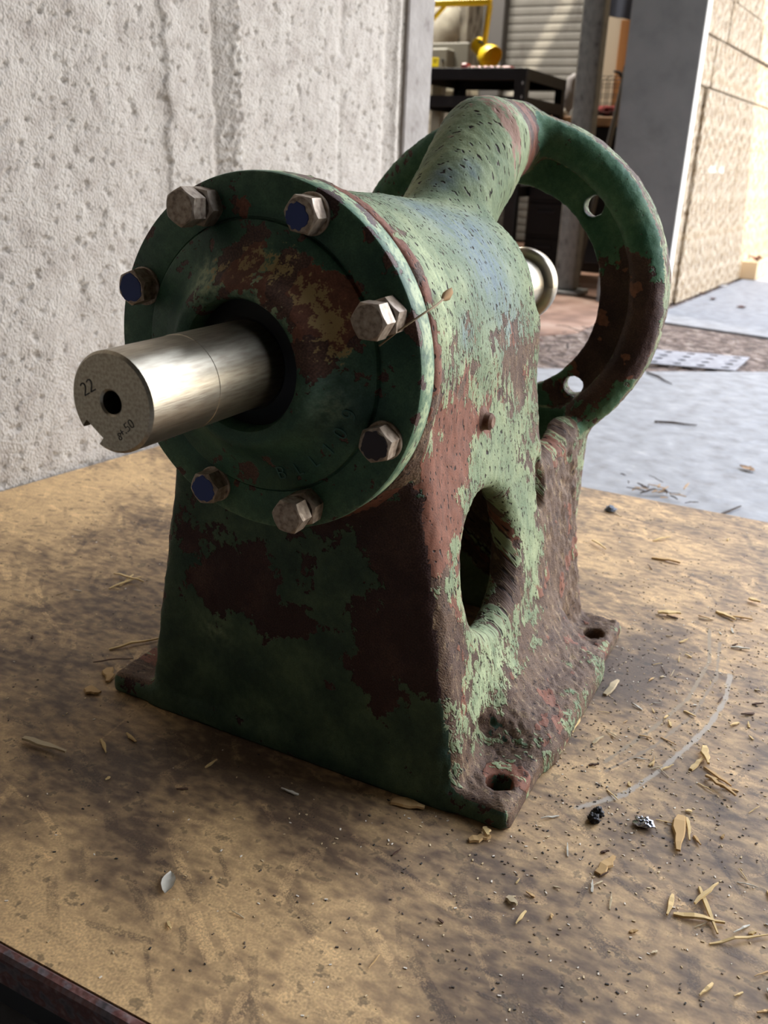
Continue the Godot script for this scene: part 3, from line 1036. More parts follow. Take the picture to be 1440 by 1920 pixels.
	var ring_paint := [[0.125, 0.30, 0.035, -0.9], [0.115, 0.26, 0.035, -0.9], [0.095, 0.23, 0.03, -0.8], [0.07, 0.20, 0.02, -0.6], [0.12, 0.33, 0.018, -0.6], [0.0, 0.42, 0.06, 0.3], [0.09, 0.38, 0.04, 0.4], [0.148, 0.35, 0.02, 0.4], [0.13, 0.21, 0.02, 0.2], [0.07, 0.17, 0.03, 0.5], [-0.1, 0.37, 0.02, -0.5], [0.146, 0.25, 0.02, -0.5]]
	var rm_job := beside(paint_data.bind(1024, 1088, 1024 / 0.34, 161, 0.30, ring_paint.map(rg), [], [[0.11, 0.27, 0.06, 0.5]].map(rg), [], [], Color(0.34, 0.45, 0.33), Color(0.185, 0.325, 0.235), 0.07, 1.2))
	var cover_pale := [[0.0, 0.05, 0.012, 0.8], [0.022, 0.047, 0.012, 0.8], [0.045, 0.030, 0.014, 0.8], [0.052, 0.012, 0.010, 0.6], [-0.022, 0.047, 0.012, 0.6], [-0.03, 0.04, 0.014, 0.4], [0.02, 0.036, 0.01, 0.6], [0.055, -0.02, 0.01, 0.3]]
	var cover_paint := [[0.0, 0.062, 0.012, -0.5], [0.028, 0.055, 0.012, -0.6], [0.052, 0.042, 0.012, -0.6], [0.06, 0.02, 0.010, -0.5], [0.042, 0.012, 0.010, -0.4], [-0.012, 0.052, 0.014, -0.7], [0.0, 0.045, 0.012, -0.5], [0.02, 0.045, 0.012, -0.5], [0.04, 0.042, 0.015, -0.8], [0.05, 0.025, 0.014, -0.7], [0.06, 0.04, 0.008, -0.6], [-0.035, 0.035, 0.012, -0.5], [0.047, 0.005, 0.012, -0.4], [-0.012, 0.083, 0.006, -0.7], [0.045, 0.093, 0.008, -0.8], [0.068, 0.075, 0.006, -0.8], [-0.095, -0.01, 0.012, -0.9], [-0.092, 0.035, 0.005, -0.7], [-0.08, 0.065, 0.005, -0.7], [0.097, 0.03, 0.006, -0.8], [0.098, -0.05, 0.006, -0.6], [0.01, -0.06, 0.006, -0.7], [-0.005, -0.068, 0.007, -0.6], [0.079, -0.01, 0.003, -0.7], [0.08, 0.0, 0.003, -0.7], [-0.02, -0.082, 0.004, -0.7], [0.07, 0.02, 0.01, -0.3]]
	var cv := func(b): return [b[0] + 0.135, b[1] + 0.135, b[2], b[3]]
	for k in 28:
		var a := TAU * k / 28
		cover_pale.append([cos(a) * 0.119, sin(a) * 0.119, 0.012, 1.0])  # paler rim: the light it catches is put into the colour
		if k % 3 == 0:
			cover_paint.append([cos(a) * 0.1045, sin(a) * 0.1045, 0.005, -0.5])
	for k in 6:
		var a := deg_to_rad(50.0 + k * 9.0)
		cover_paint.append([cos(a) * 0.122, sin(a) * 0.122, 0.010, -0.5])
	var cm_job := beside(paint_data.bind(1536, 1536, 1536 / 0.27, 191, 0.33, cover_paint.map(cv), [[0.0, 0.05, 0.02, 0.3], [0.04, 0.04, 0.03, 0.35], [-0.012, 0.083, 0.01, 0.4]].map(cv), [[-0.095, -0.01, 0.02, 0.5], [0.045, 0.093, 0.02, 0.5]].map(cv), [[0.055, -0.01, 0.02, 0.25]].map(cv), cover_pale.map(cv), Color(0.28, 0.395, 0.29), Color(0.17, 0.28, 0.22), 0.035, 1.0, [[0.0, 0.056, 0.009, 0.6], [0.02, 0.054, 0.009, 0.7], [0.038, 0.042, 0.009, 0.7], [0.05, 0.028, 0.010, 0.7], [0.055, 0.012, 0.008, 0.5], [-0.02, 0.05, 0.008, 0.45]].map(cv), Color(0.66, 0.56, 0.36)))  # cover green also darker than the side, shade on its face painted in
	var shape := net()
	var sm := paint_mat(sm_job.wait_to_finish(), 0.72, 0.14)
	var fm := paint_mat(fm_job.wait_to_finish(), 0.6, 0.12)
	var rm := paint_mat(rm_job.wait_to_finish(), 0.65, 0.12)
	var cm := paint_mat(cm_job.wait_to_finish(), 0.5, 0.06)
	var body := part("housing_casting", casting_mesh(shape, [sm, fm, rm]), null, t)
	body.set_meta("label", "hollow cast pedestal and barrel in flaking green paint and rust")
	# bolted cover
	var ax := Transform3D(Basis(), Vector3(0, SHY, 0))
	var prof := [Vector2(0.037, -0.014), Vector2(0.037, 0.0005), Vector2(0.0385, 0.0035), Vector2(0.0405, 0.0045), Vector2(0.045, 0.0045), Vector2(0.0475, 0.0035), Vector2(0.050, 0.0012), Vector2(0.054, -0.0035), Vector2(0.059, -0.0082), Vector2(0.066, -0.0118), Vector2(0.0775, -0.0138), Vector2(0.0788, -0.0148), Vector2(0.0792, -0.0178), Vector2(0.0803, -0.0178), Vector2(0.0806, -0.0172), Vector2(0.1028, -0.0175), Vector2(0.1041, -0.0183), Vector2(0.1046, -0.0196), Vector2(0.1046, -0.0340), Vector2(0.1036, -0.0355), Vector2(0.060, -0.0355)]
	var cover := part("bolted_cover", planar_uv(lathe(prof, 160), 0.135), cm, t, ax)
	cover.set_meta("label", "round green cover plate with a raised hub")
	letters(cover, "BLL109", 0.0675, -0.0121, cm)
	var rust_band := rough_mat(ramp(noise(64, 0.03, 5), 256, [[0.0, Color(0.22, 0.14, 0.11)], [0.5, Color(0.40, 0.27, 0.20)], [1.0, Color(0.52, 0.42, 0.33)]]), Vector3(14, 14, 14), 0.85, gray(noise(11, 0.03, 5), 256), 0.1)
	part("gasket", lathe([Vector2(0.06, -0.0355), Vector2(0.0985, -0.0355), Vector2(0.0985, -0.039), Vector2(0.06, -0.039)], 96), rust_band, t, ax)
	part("shaft_seal", lathe([Vector2(0.0252, -0.004), Vector2(0.027, -0.003), Vector2(0.031, -0.0065), Vector2(0.0368, -0.0075), Vector2(0.0368, -0.014)], 72), mat(Color(0.035, 0.035, 0.05), 0.55), t, ax)
	build_shaft(t)
	build_bolts(t)
	# slinger and stub on the motor side
	var bright := mat(Color(0.56, 0.52, 0.45), 0.30, 1.0)
	part("rear_stub", lathe([Vector2(0.0, -0.505), Vector2(0.012, -0.505), Vector2(0.012, -0.49), Vector2(0.036, -0.49), Vector2(0.0365, -0.487), Vector2(0.0365, -0.478), Vector2(0.035, -0.475), Vector2(0.0275, -0.471), Vector2(0.0268, -0.435), Vector2(0.0262, -0.432), Vector2(0.0262, -0.40), Vector2(0.023, -0.395), Vector2(0.023, -0.27)].map(func(p): return p), 72), bright, t, ax)
	# small plug on the side of the barrel
	var plug := part("grease_plug", lathe([Vector2(0, 0.006), Vector2(0.004, 0.0058), Vector2(0.0058, 0.004), Vector2(0.0062, 0.0), Vector2(0.010, -0.003), Vector2(0.011, -0.008)], 20), rust_band, t, Transform3D(Basis(Vector3.UP, PI / 2), Vector3(0.0955, 0.247, -0.148)))
	plug.set_meta("label", "small rusty plug on the side of the barrel")

func planar_uv(m: ArrayMesh, half: float) -> ArrayMesh:
	var arr := m.surface_get_arrays(0)
	var v: PackedVector3Array = arr[Mesh.ARRAY_VERTEX]
	var uv := PackedVector2Array()
	for p in v:
		# the rim is laid out beyond its edge so that the paint does not smear along it
		var r := Vector2(p.x, p.y)
		var q := r
		if r.length() > 0.104:
			q = r.normalized() * (0.104 - (p.z + 0.018) * 1.6)
		uv.append((q + Vector2(half, half)) / (2.0 * half))
	arr[Mesh.ARRAY_TEX_UV] = uv
	var out := ArrayMesh.new()
	out.add_surface_from_arrays(Mesh.PRIMITIVE_TRIANGLES, arr)
	return out

func letters(parent: Node3D, text: String, r: float, z: float, m: Material) -> void:
	var f := SystemFont.new()
	f.font_names = PackedStringArray(["Droid Sans"])
	for k in text.length():
		var tm := TextMesh.new()
		tm.font = f
		tm.text = text[k]
		tm.font_size = 32
		tm.pixel_size = 0.011 / 32.0
		tm.depth = 0.0016
		# read from inside along the lower right of the cover
		var a := deg_to_rad(-74.0 + k * 11.0)
		var b := Basis(Vector3.BACK, a + PI / 2) * Basis(Vector3.RIGHT, 0.26)
		part("cast_letter", tm, flat_green, parent, Transform3D(b, Vector3(cos(a) * r, sin(a) * r, z)))

var flat_green := mat(Color(0.19, 0.34, 0.28), 0.5)

func build_shaft(t: Node3D) -> void:
	var steel := StandardMaterial3D.new()
	steel.metallic = 1.0
	steel.roughness = 0.36
	steel.albedo_texture = ramp(noise(71, 0.02, 4), 256, [[0.0, Color(0.58, 0.53, 0.46)], [0.5, Color(0.68, 0.64, 0.56)], [1.0, Color(0.75, 0.71, 0.63)]])
	steel.uv1_triplanar = true
	steel.uv1_scale = Vector3(80, 80, 9)
	steel.heightmap_enabled = true
	steel.heightmap_texture = gray(noise(72, 0.05, 3), 256)
	steel.heightmap_scale = 0.003
	var csg := CSGCombiner3D.new()
	csg.name = "shaft"
	csg.material_override = steel
	csg.position = Vector3(0, SHY, 0)
	t.add_child(csg)
	csg.set_meta("label", "bright machined steel shaft with a keyway")
	var spin := CSGPolygon3D.new()
	spin.name = "shaft_body"
	spin.mode = CSGPolygon3D.MODE_SPIN
	spin.spin_sides = 128
	spin.smooth_faces = false
	spin.polygon = PackedVector2Array([Vector2(0, -0.02), Vector2(0.02515, -0.02), Vector2(0.02515, 0.0545), Vector2(0.0249, 0.0549), Vector2(0.0249, 0.1052), Vector2(0.0235, 0.1067), Vector2(0.0068, 0.1067), Vector2(0.0058, 0.1058), Vector2(0.0058, 0.075), Vector2(0.0, 0.071)])
	spin.rotation.x = PI / 2
	spin.material = steel
	csg.add_child(spin)
	var key := CSGBox3D.new()
	key.name = "keyway_cut"
	key.operation = CSGShape3D.OPERATION_SUBTRACTION
	key.size = Vector3(0.0125, 0.014, 0.085)
	var a := deg_to_rad(-128.0)
	key.transform = Transform3D(Basis(Vector3.BACK, a - PI / 2), Vector3(cos(a) * 0.0255, sin(a) * 0.0255, 0.075))
	key.material = steel
	csg.add_child(key)
	# numbers stamped into the end
	var f := SystemFont.new()
	f.font_names = PackedStringArray(["Droid Sans"])
	var ink := mat(Color(0.16, 0.145, 0.13), 0.6)
	for w in [["22", 158.0, 0.0148, 0.0105, -60.0], ["+.50", -52.0, 0.0140, 0.0072, 40.0], ["8", -75.0, 0.0165, 0.006, 20.0]]:
		var tm := TextMesh.new()
		tm.font = f
		tm.text = w[0]
		tm.font_size = 32
		tm.pixel_size = w[3] / 32.0 * 0.8
		tm.depth = 0.0003
		var b := deg_to_rad(w[1])
		part("stamped_number", tm, ink, t, Transform3D(Basis(Vector3.BACK, deg_to_rad(w[4] + 90.0) if w[0] == "22" else deg_to_rad(w[4])), Vector3(cos(b) * w[2], SHY + sin(b) * w[2], 0.1067)))

# hexagon with a turned chamfer on its face, from z = 0 to h
func hexagon(apothem: float, h: float, turn: float, both := false) -> ArrayMesh:
	var st := begin()
	st.set_smooth_group(-1)
	var n := 48
	var outline := []
	for k in n:
		var a := TAU * k / n
		var m := fmod(a, PI / 3) - PI / 6
		var r := apothem / cos(m)
		outline.append([Vector3(cos(a + turn) * r, sin(a + turn) * r, 0), (r - apothem) * 0.7, Vector3(cos(a + turn), sin(a + turn), 0)])
	var ti := apothem * 0.94
	for k in n:
		var p: Array = outline[k]
		var q: Array = outline[(k + 1) % n]
		var out: Vector3 = p[2] + q[2]
		var zb := Vector3(0, 0, 0)
		var zp := Vector3(0, 0, h - 0.0006 - p[1])
		var zq := Vector3(0, 0, h - 0.0006 - q[1])
		var bp := Vector3(0, 0, p[1]) if both else zb
		var bq := Vector3(0, 0, q[1]) if both else zb
		quad(st, p[0] + bp, q[0] + bq, q[0] + zq, p[0] + zp, out)
		quad(st, p[0] + zp, q[0] + zq, q[2] * ti + Vector3(0, 0, h), p[2] * ti + Vector3(0, 0, h), out + Vector3(0, 0, 2))
		tri(st, Vector3(0, 0, h - 0.0002), p[2] * ti + Vector3(0, 0, h), q[2] * ti + Vector3(0, 0, h), Vector3.BACK)
	return done(st)

func build_bolts(t: Node3D) -> void:
	var raw := rough_mat(ramp(noise(81, 0.03, 4), 256, [[0.0, Color(0.42, 0.35, 0.29)], [0.5, Color(0.62, 0.55, 0.47)], [1.0, Color(0.72, 0.66, 0.58)]]), Vector3(26, 26, 26), 0.45, gray(noise(11, 0.03, 5), 256), 0.03, 0.35, false)
	var blue := mat(Color(0.13, 0.20, 0.40), 0.6)
	var dark := mat(Color(0.16, 0.12, 0.14), 0.6)
	# angle, stand-off on a thick hexagon, paint on the head
	var rows := [[112.5, true, 0], [67.5, false, 1], [22.5, true, 0], [-22.5, false, 3], [-67.5, true, 0], [-112.5, false, 2], [-157.5, false, 0], [157.5, false, 2]]
	var names := ["upper left bare bolt head", "bolt head half covered in blue paint", "bare bolt head standing off on a thick nut", "dark bolt head", "lowest bare bolt head", "blue painted bolt head at the lower left", "bolt head behind the shaft", "blue painted bolt head at the left rim"]
	for k in rows.size():
		var a := deg_to_rad(rows[k][0])
		var turn := rng.randf() * PI
		var b := Node3D.new()
		b.name = "bolt"
		b.position = Vector3(cos(a) * 0.0907, SHY + sin(a) * 0.0907, -0.0175)
		t.add_child(b, true)
		b.set_meta("label", names[k])
		var z := 0.0
		if rows[k][1]:
			part("thick_nut", hexagon(0.0098, 0.0115, turn + 0.4, true), raw, b)
			z = 0.0115
			part("spring_washer", lathe([Vector2(0.0045, z + 0.003), Vector2(0.0072, z + 0.003), Vector2(0.0072, z - 0.0002), Vector2(0.0045, z - 0.0002)], 32), dark, b)
			z += 0.003
		else:
			part("washer", lathe([Vector2(0.0045, 0.002), Vector2(0.0110, 0.002), Vector2(0.0115, 0.0015), Vector2(0.0115, 0.0)], 40), raw, b)
			z = 0.002
		part("head", hexagon(0.0094, 0.0112, turn), raw, b, Transform3D(Basis(), Vector3(0, 0, z)))
		if rows[k][2] > 0:
			part("paint_patch", patch(0.0088 if rows[k][2] > 1 else 0.0075, 40 + k), dark if rows[k][2] == 3 else blue, b, Transform3D(Basis(), Vector3(-0.0018 if rows[k][2] == 1 else 0.0, -0.0008 if rows[k][2] == 1 else 0.0, z + 0.0112)))

# ragged thin layer of paint
func patch(r: float, seed_: int) -> ArrayMesh:
	var st := begin()
	var n := noise(seed_, 0.35, 3)
	st.set_smooth_group(-1)
	var ring := []
	for k in 40:
		var a := TAU * k / 40
		var rr := r * (0.94 + 0.18 * n.get_noise_2d(cos(a) * 4.0, sin(a) * 4.0))
		ring.append(Vector3(cos(a) * rr, sin(a) * rr, 0.0))
	var up := Vector3(0, 0, 0.0003)
	for k in 40:
		var a: Vector3 = ring[k]
		var b: Vector3 = ring[(k + 1) % 40]
		tri(st, up, a * 0.97 + up, b * 0.97 + up, Vector3.BACK)
		quad(st, a, b, b * 0.97 + up, a * 0.97 + up, a + up)
	return done(st)

# ---------------------------------------------------------------- what stands in the workshop behind the doorway
func build_shop() -> void:
	var speck := gray(noise(11, 0.03, 5), 256)
	# roll-up door, slat by slat
	var door := Node3D.new()
	door.name = "door_1"
	add_child(door)
	tag(door, "pale roll-up door of narrow horizontal slats at the back of the workshop", "door", "", "structure")
	var slat_mat := rough_mat(ramp(noise(201, 0.012, 5), 512, [[0.0, Color(0.29, 0.275, 0.255)], [0.3, Color(0.41, 0.40, 0.38)], [1.0, Color(0.46, 0.45, 0.43)]], 200), Vector3(0.8, 0.8, 0.8), 0.6)
	var pitch := 0.0505
	var st := begin()
	st.set_smooth_group(-1)
	var sec := [Vector2(0, 0.0), Vector2(0.003, 0.002), Vector2(0.0055, 0.010), Vector2(0.006, 0.030), Vector2(0.004, 0.0455), Vector2(0.0, 0.0480), Vector2(-0.008, 0.0480), Vector2(-0.008, 0.0)]
	for k in sec.size():
		var a: Vector2 = sec[k]
		var b: Vector2 = sec[(k + 1) % sec.size()]
		var d := b - a
		quad(st, Vector3(-2.2, a.y, a.x), Vector3(0.9, a.y, a.x), Vector3(0.9, b.y, b.x), Vector3(-2.2, b.y, b.x), Vector3(0, -d.x, d.y))
	var slat := done(st)
	for k in 62:
		part("slat", slat, slat_mat, door, Transform3D(Basis(), Vector3(0, k * pitch + 0.012, -6.0)))
	struct("wall_shop_inner", span_mesh(Vector3(-8.8, 0, -6.12), Vector3(0.0, 3.6, -6.06), 0.005), mat(Color(0.30, 0.29, 0.27), 0.9), "dark wall behind the roll-up door", "wall")
	struct("trim_4", span_mesh(Vector3(-2.23, 0, -5.98), Vector3(-2.10, 3.3, -5.90), 0.004), mat(Color(0.33, 0.32, 0.315), 0.6), "grey steel guide post beside the roll-up door", "trim")
	# steel column
	var col := thing("steel_column", "scuffed grey square steel column standing just inside the doorway", "column", Vector3(-0.82, 0, -3.54))
	var scuffed := rough_mat(ramp(noise(202, 0.02, 5), 512, [[0.0, Color(0.27, 0.25, 0.23)], [0.25, Color(0.42, 0.42, 0.41)], [0.7, Color(0.50, 0.50, 0.48)], [1.0, Color(0.44, 0.45, 0.45)]]), Vector3(3, 1.8, 3), 0.6, speck, 0.05)
	part("post", box_mesh(Vector3(0.088, 3.55, 0.082), 0.006, Vector3(0, 1.79, 0)), scuffed, col)
	part("base_plate", box_mesh(Vector3(0.16, 0.016, 0.16), 0.003, Vector3(0, 0.008, 0)), scuffed, col)
	# black rack
	var black := rough_mat(ramp(noise(203, 0.02, 4), 256, [[0.0, Color(0.05, 0.05, 0.06)], [0.7, Color(0.085, 0.08, 0.09)], [1.0, Color(0.15, 0.14, 0.14)]]), Vector3(4, 4, 4), 0.55)
	var rack := thing("shelf_rack", "black steel shelf rack carrying the yellow lamp and the red rail", "shelf rack", Vector3(-1.425, 0, -3.995))
	for x in [-1.0, 1.0]:
		for z in [-1.0, 1.0]:
			st = begin()
			var t := Transform3D(Basis(), Vector3(0.283 * x, 0.445, 0.293 * z))
			span(st, Vector3(0.283 * x, 0.0, 0.293 * z - 0.002), Vector3(0.283 * x - 0.05 * x, 0.897, 0.293 * z + 0.002), 0.001)
			span(st, Vector3(0.283 * x - 0.002, 0.0, 0.293 * z), Vector3(0.283 * x + 0.002, 0.897, 0.293 * z - 0.05 * z), 0.001)
			var post := part("post", done(st), black, rack)
			for k in 5:
				part("slot", box_mesh(Vector3(0.004, 0.012, 0.006), 0.001, Vector3(t.origin.x - 0.012 * x, 0.84 - k * 0.055, t.origin.z + 0.0 * z + 0.0025)), mat(Color(0.7, 0.7, 0.7), 0.5), post)
	for y in [0.898, 0.786, 0.42, 0.09]:
		st = begin()
		span(st, Vector3(-0.285, y - 0.004, -0.295), Vector3(0.285, y, 0.295), 0.001)
		for z in [-0.294, 0.294]:
			span(st, Vector3(-0.286, y - 0.046, z - 0.0015), Vector3(0.286, y + 0.001, z + 0.0015), 0.001)
		for x in [-0.2855, 0.2855]:
			span(st, Vector3(x - 0.0015, y - 0.046, -0.294), Vector3(x + 0.0015, y + 0.001, 0.294), 0.001)
		part("shelf", done(st), black, rack)
	# dark tool cabinet beside the rack foot and a dark bin by the column
	var navy := rough_mat(ramp(noise(204, 0.02, 3), 128, [[0.0, Color(0.05, 0.055, 0.09)], [1.0, Color(0.08, 0.085, 0.13)]]), Vector3(3, 3, 3), 0.6)
	var cab := thing("tool_cabinet", "dark navy tool cabinet with a drawer front, standing between the rack and the column", "cabinet", Vector3(-1.03, 0, -4.02))
	part("body", box_mesh(Vector3(0.20, 0.50, 0.36), 0.006, Vector3(0, 0.29, 0)), navy, cab)
	for k in 3:
		var dr := part("drawer", box_mesh(Vector3(0.18, 0.14, 0.012), 0.003, Vector3(0, 0.125 + k * 0.155, 0.184)), navy, cab)
		part("handle", box_mesh(Vector3(0.08, 0.012, 0.012), 0.003, Vector3(0, 0.16 + k * 0.155, 0.195)), mat(Color(0.14, 0.15, 0.2), 0.4), dr)
	part("plinth", box_mesh(Vector3(0.19, 0.04, 0.34), 0.003, Vector3(0, 0.02, 0)), navy, cab)
	# yellow lamp on a gantry arm
	var yellow := mat(Color(0.97, 0.82, 0.14), 0.45)
	var lamp := thing("yellow_lamp", "bright yellow lamp, bell shaped head on a square yellow arm above the black rack", "lamp", Vector3(-2.05, 0, -4.0))
	st = begin()
	span(st, Vector3(-0.03, 0.02, -0.03), Vector3(0.03, 1.225, 0.03), 0.004)
	part("stand", done(st), yellow, lamp)
	part("foot", box_mesh(Vector3(0.36, 0.02, 0.36), 0.004, Vector3(0, 0.01, 0)), yellow, lamp)
	part("boom", span_mesh(Vector3(0.03, 1.187, -0.014), Vector3(0.607, 1.212, 0.014), 0.003), yellow, lamp)
	part("brace", tube_mesh([Vector3(0.03, 0.86, 0), Vector3(0.375, 1.19, 0)], [0.011], 4), yellow, lamp)
	part("drop_arm", tube_mesh([Vector3(0.600, 1.187, 0.0), Vector3(0.585, 1.02, 0.0)], [0.014], 4), yellow, lamp)
	var ring := part("hinge_band", tube_mesh([Vector3(0.565, 1.035, 0.02), Vector3(0.585, 1.03, 0.03), Vector3(0.602, 1.015, 0.02)], [0.004], 6), mat(Color(0.2, 0.17, 0.12), 0.6), lamp)
	var axis := Vector3(0.105, -0.075, 0.05).normalized()
	var bz := -axis
	var bx := bz.cross(Vector3.UP).normalized()
	var bell := lathe([Vector2(0.0, 0.075), Vector2(0.025, 0.075), Vector2(0.034, 0.07), Vector2(0.036, 0.02), Vector2(0.037, 0.0), Vector2(0.048, -0.012), Vector2(0.056, -0.03), Vector2(0.059, -0.055), Vector2(0.055, -0.055), Vector2(0.050, -0.03), Vector2(0.040, -0.015), Vector2(0.0, -0.012)], 40)
	part("lamp_head", bell, yellow, lamp, Transform3D(Basis(bx, bz.cross(bx), bz), Vector3(0.592, 0.992, 0.0)))
	# red socket rail on the rack
	var rail := thing("socket_rail", "red rail holding a row of small pale sockets on top of the black rack", "tool rail", Vector3(-1.36, 0.898, -3.83))
	part("rail", box_mesh(Vector3(0.215, 0.018, 0.05), 0.004, Vector3(0.0, 0.009, 0)), mat(Color(0.62, 0.09, 0.10), 0.4), rail)
	for k in 6:
		part("socket", lathe([Vector2(0, 0.012), Vector2(0.005, 0.012), Vector2(0.0085, 0.010), Vector2(0.009, 0.0)], 16), mat(Color(0.72, 0.62, 0.52), 0.4, 0.6), rail, Transform3D(Basis(), Vector3(-0.085 + k * 0.03, 0.009, 0.025)))
	part("end_cap", box_mesh(Vector3(0.03, 0.03, 0.05), 0.005, Vector3(-0.115, 0.015, 0.005)), mat(Color(0.55, 0.06, 0.09), 0.4), rail)
	# grey machine with a stained panel and a motor, behind the rack
	var pale := rough_mat(ramp(noise(205, 0.012, 5), 512, [[0.0, Color(0.25, 0.23, 0.20)], [0.35, Color(0.46, 0.44, 0.40)], [0.6, Color(0.62, 0.60, 0.55)], [1.0, Color(0.70, 0.69, 0.64)]]), Vector3(2.2, 1.4, 2.2), 0.7)
	var mach := thing("grey_machine", "grey machine with a stained pale hood, beside the roll-up door", "machine", Vector3(-2.35, 0, -5.25))
	part("body", box_mesh(Vector3(0.62, 0.80, 0.5), 0.01, Vector3(0, 0.42, 0)), pale, mach)
	part("hood", box_mesh(Vector3(0.58, 0.62, 0.30), 0.03, Vector3(0.02, 1.14, -0.02)), pale, mach)
	part("dust_bag", tube_mesh([Vector3(0.16, 1.05, 0.16), Vector3(0.17, 1.2, 0.17), Vector3(0.17, 1.33, 0.16), Vector3(0.16, 1.40, 0.15)], [0.07, 0.115, 0.11, 0.05], 20), rough_mat(ramp(noise(206, 0.015, 4), 256, [[0.0, Color(0.52, 0.50, 0.45)], [1.0, Color(0.74, 0.72, 0.66)]]), Vector3(3, 3, 3), 0.9), mach)
	part("side_flap", box_mesh(Vector3(0.13, 0.16, 0.02), 0.01, Vector3(0.24, 0.98, 0.16)), mat(Color(0.66, 0.65, 0.60), 0.8), mach)
	part("leg", box_mesh(Vector3(0.08, 0.03, 0.4), 0.004, Vector3(-0.25, 0.015, 0)), black, mach)
	part("leg", box_mesh(Vector3(0.08, 0.03, 0.4), 0.004, Vector3(0.25, 0.015, 0)), black, mach)
	var ebox := thing("control_box", "grey electrical control box with a yellow warning label, left of the yellow lamp head", "control box", Vector3(-1.985, 0, -4.66))
	part("enclosure", box_mesh(Vector3(0.14, 0.125, 0.10), 0.008, Vector3(0.0, 1.02, 0)), mat(Color(0.46, 0.45, 0.41), 0.6), ebox)
	part("rear_panel", box_mesh(Vector3(0.24, 0.16, 0.02), 0.006, Vector3(0.03, 1.04, -0.06)), mat(Color(0.43, 0.42, 0.385), 0.6), ebox)
	var label := part("warning_label", box_mesh(Vector3(0.042, 0.045, 0.001), 0.0003, Vector3(-0.002, 1.0135, 0.0505)), mat(Color(0.88, 0.80, 0.08), 0.6), ebox)
	for k in 3:
		part("print_line", box_mesh(Vector3(0.030 - 0.006 * k, 0.0022, 0.0006), 0.0002, Vector3(-0.002, 1.027 - k * 0.008, 0.0512)), mat(Color(0.15, 0.13, 0.05), 0.7), label)
	part("knob", lathe([Vector2(0, 0.01), Vector2(0.006, 0.01), Vector2(0.007, 0.0)], 16), black, ebox, Transform3D(Basis(), Vector3(0.045, 1.02, 0.05)))
	part("pedestal", box_mesh(Vector3(0.06, 0.965, 0.06), 0.004, Vector3(0.0, 0.4825, -0.02)), mat(Color(0.40, 0.39, 0.36), 0.6), ebox)
	var drum := thing("electric_motor", "pale grey round electric motor on a stand, seen under the rack shelf", "motor", Vector3(-2.03, 0, -4.60))
	part("barrel", lathe([Vector2(0, 0.0), Vector2(0.05, 0.0), Vector2(0.066, -0.006), Vector2(0.072, -0.02), Vector2(0.072, -0.17), Vector2(0.0, -0.18)], 40), mat(Color(0.52, 0.51, 0.47), 0.5), drum, Transform3D(Basis(Vector3.UP, 0.9), Vector3(0.02, 0.755, 0.12)))
	part("stand", box_mesh(Vector3(0.07, 0.69, 0.08), 0.004, Vector3(-0.04, 0.345, 0.075)), black, drum)
	# bench with a wooden edge behind the column
	var bench := thing("work_bench", "dark work bench with a tan wooden front edge behind the grey column", "bench", Vector3(-0.98, 0, -4.65))
	part("bench_top", box_mesh(Vector3(0.62, 0.045, 0.5), 0.004, Vector3(0, 0.7245, 0)), rough_mat(ramp(noise(207, 0.02, 4), 256, [[0.0, Color(0.36, 0.24, 0.13)], [1.0, Color(0.55, 0.40, 0.24)]], 60), Vector3(2, 8, 8), 0.7), bench)
	part("cabinet", box_mesh(Vector3(0.56, 0.66, 0.44), 0.006, Vector3(0, 0.372, -0.01)), navy, bench)
	part("plinth", box_mesh(Vector3(0.52, 0.042, 0.40), 0.004, Vector3(0, 0.021, -0.01)), black, bench)
	var bk := thing("wire_basket", "dark wire mesh basket standing on the bench beside the jamb", "basket", Vector3(-0.965, 0.747, -4.47))
	var wire := mat(Color(0.14, 0.13, 0.12), 0.5, 0.5)
	for side in [[Vector3(-0.15, 0, 0.06), Vector3(0.13, 0, 0.06)], [Vector3(-0.15, 0, -0.12), Vector3(0.13, 0, -0.12)]]:
		for k in 9:
			var p: Vector3 = side[0].lerp(side[1], k / 8.0)
			part("upright_wire", tube_mesh([p, p + Vector3(0, 0.17, 0), p + Vector3(0.006, 0.18, 0), p + Vector3(0.02, 0.182, 0)], [0.0022], 6), wire, bk)
	for y in [0.02, 0.06, 0.10, 0.145, 0.18]:
		part("hoop_wire", tube_mesh([Vector3(-0.152, y, 0.062), Vector3(0.132, y, 0.062), Vector3(0.132, y, -0.122), Vector3(-0.152, y, -0.122), Vector3(-0.152, y, 0.062)], [0.0017], 6), wire, bk)
	part("floor_wire", span_mesh(Vector3(-0.15, 0.0, -0.12), Vector3(0.13, 0.003, 0.06), 0.001), wire, bk)
	var rag := part("crumpled_rag", crumple(Vector3(0.08, 0.02, 0.04), 31), mat(Color(0.42, 0.13, 0.12), 0.9), self, Transform3D(Basis(), Vector3(-0.975, 0.777, -4.50)))
	tag(rag, "dark red crumpled rag lying inside the wire basket", "rag")
	var ball := part("paper_wad", crumple(Vector3(0.022, 0.017, 0.02), 32), mat(Color(0.80, 0.78, 0.74), 0.9), self, Transform3D(Basis(), Vector3(-1.185, 0.762, -4.42)))
	tag(ball, "small white paper wad at the left end of the bench", "paper wad")
	var bag := part("plastic_sheet", draped(), mat(Color(0.56, 0.54, 0.54), 0.5), self, Transform3D(Basis(), Vector3(-1.185, 0.752, -4.43)))
	tag(bag, "grey crumpled plastic sheet standing on the bench left of the column", "plastic sheet")
	# things near the far jamb
	var bar := thing("angle_bar", "dark steel bar with a hooked top leaning by the far jamb", "steel bar")
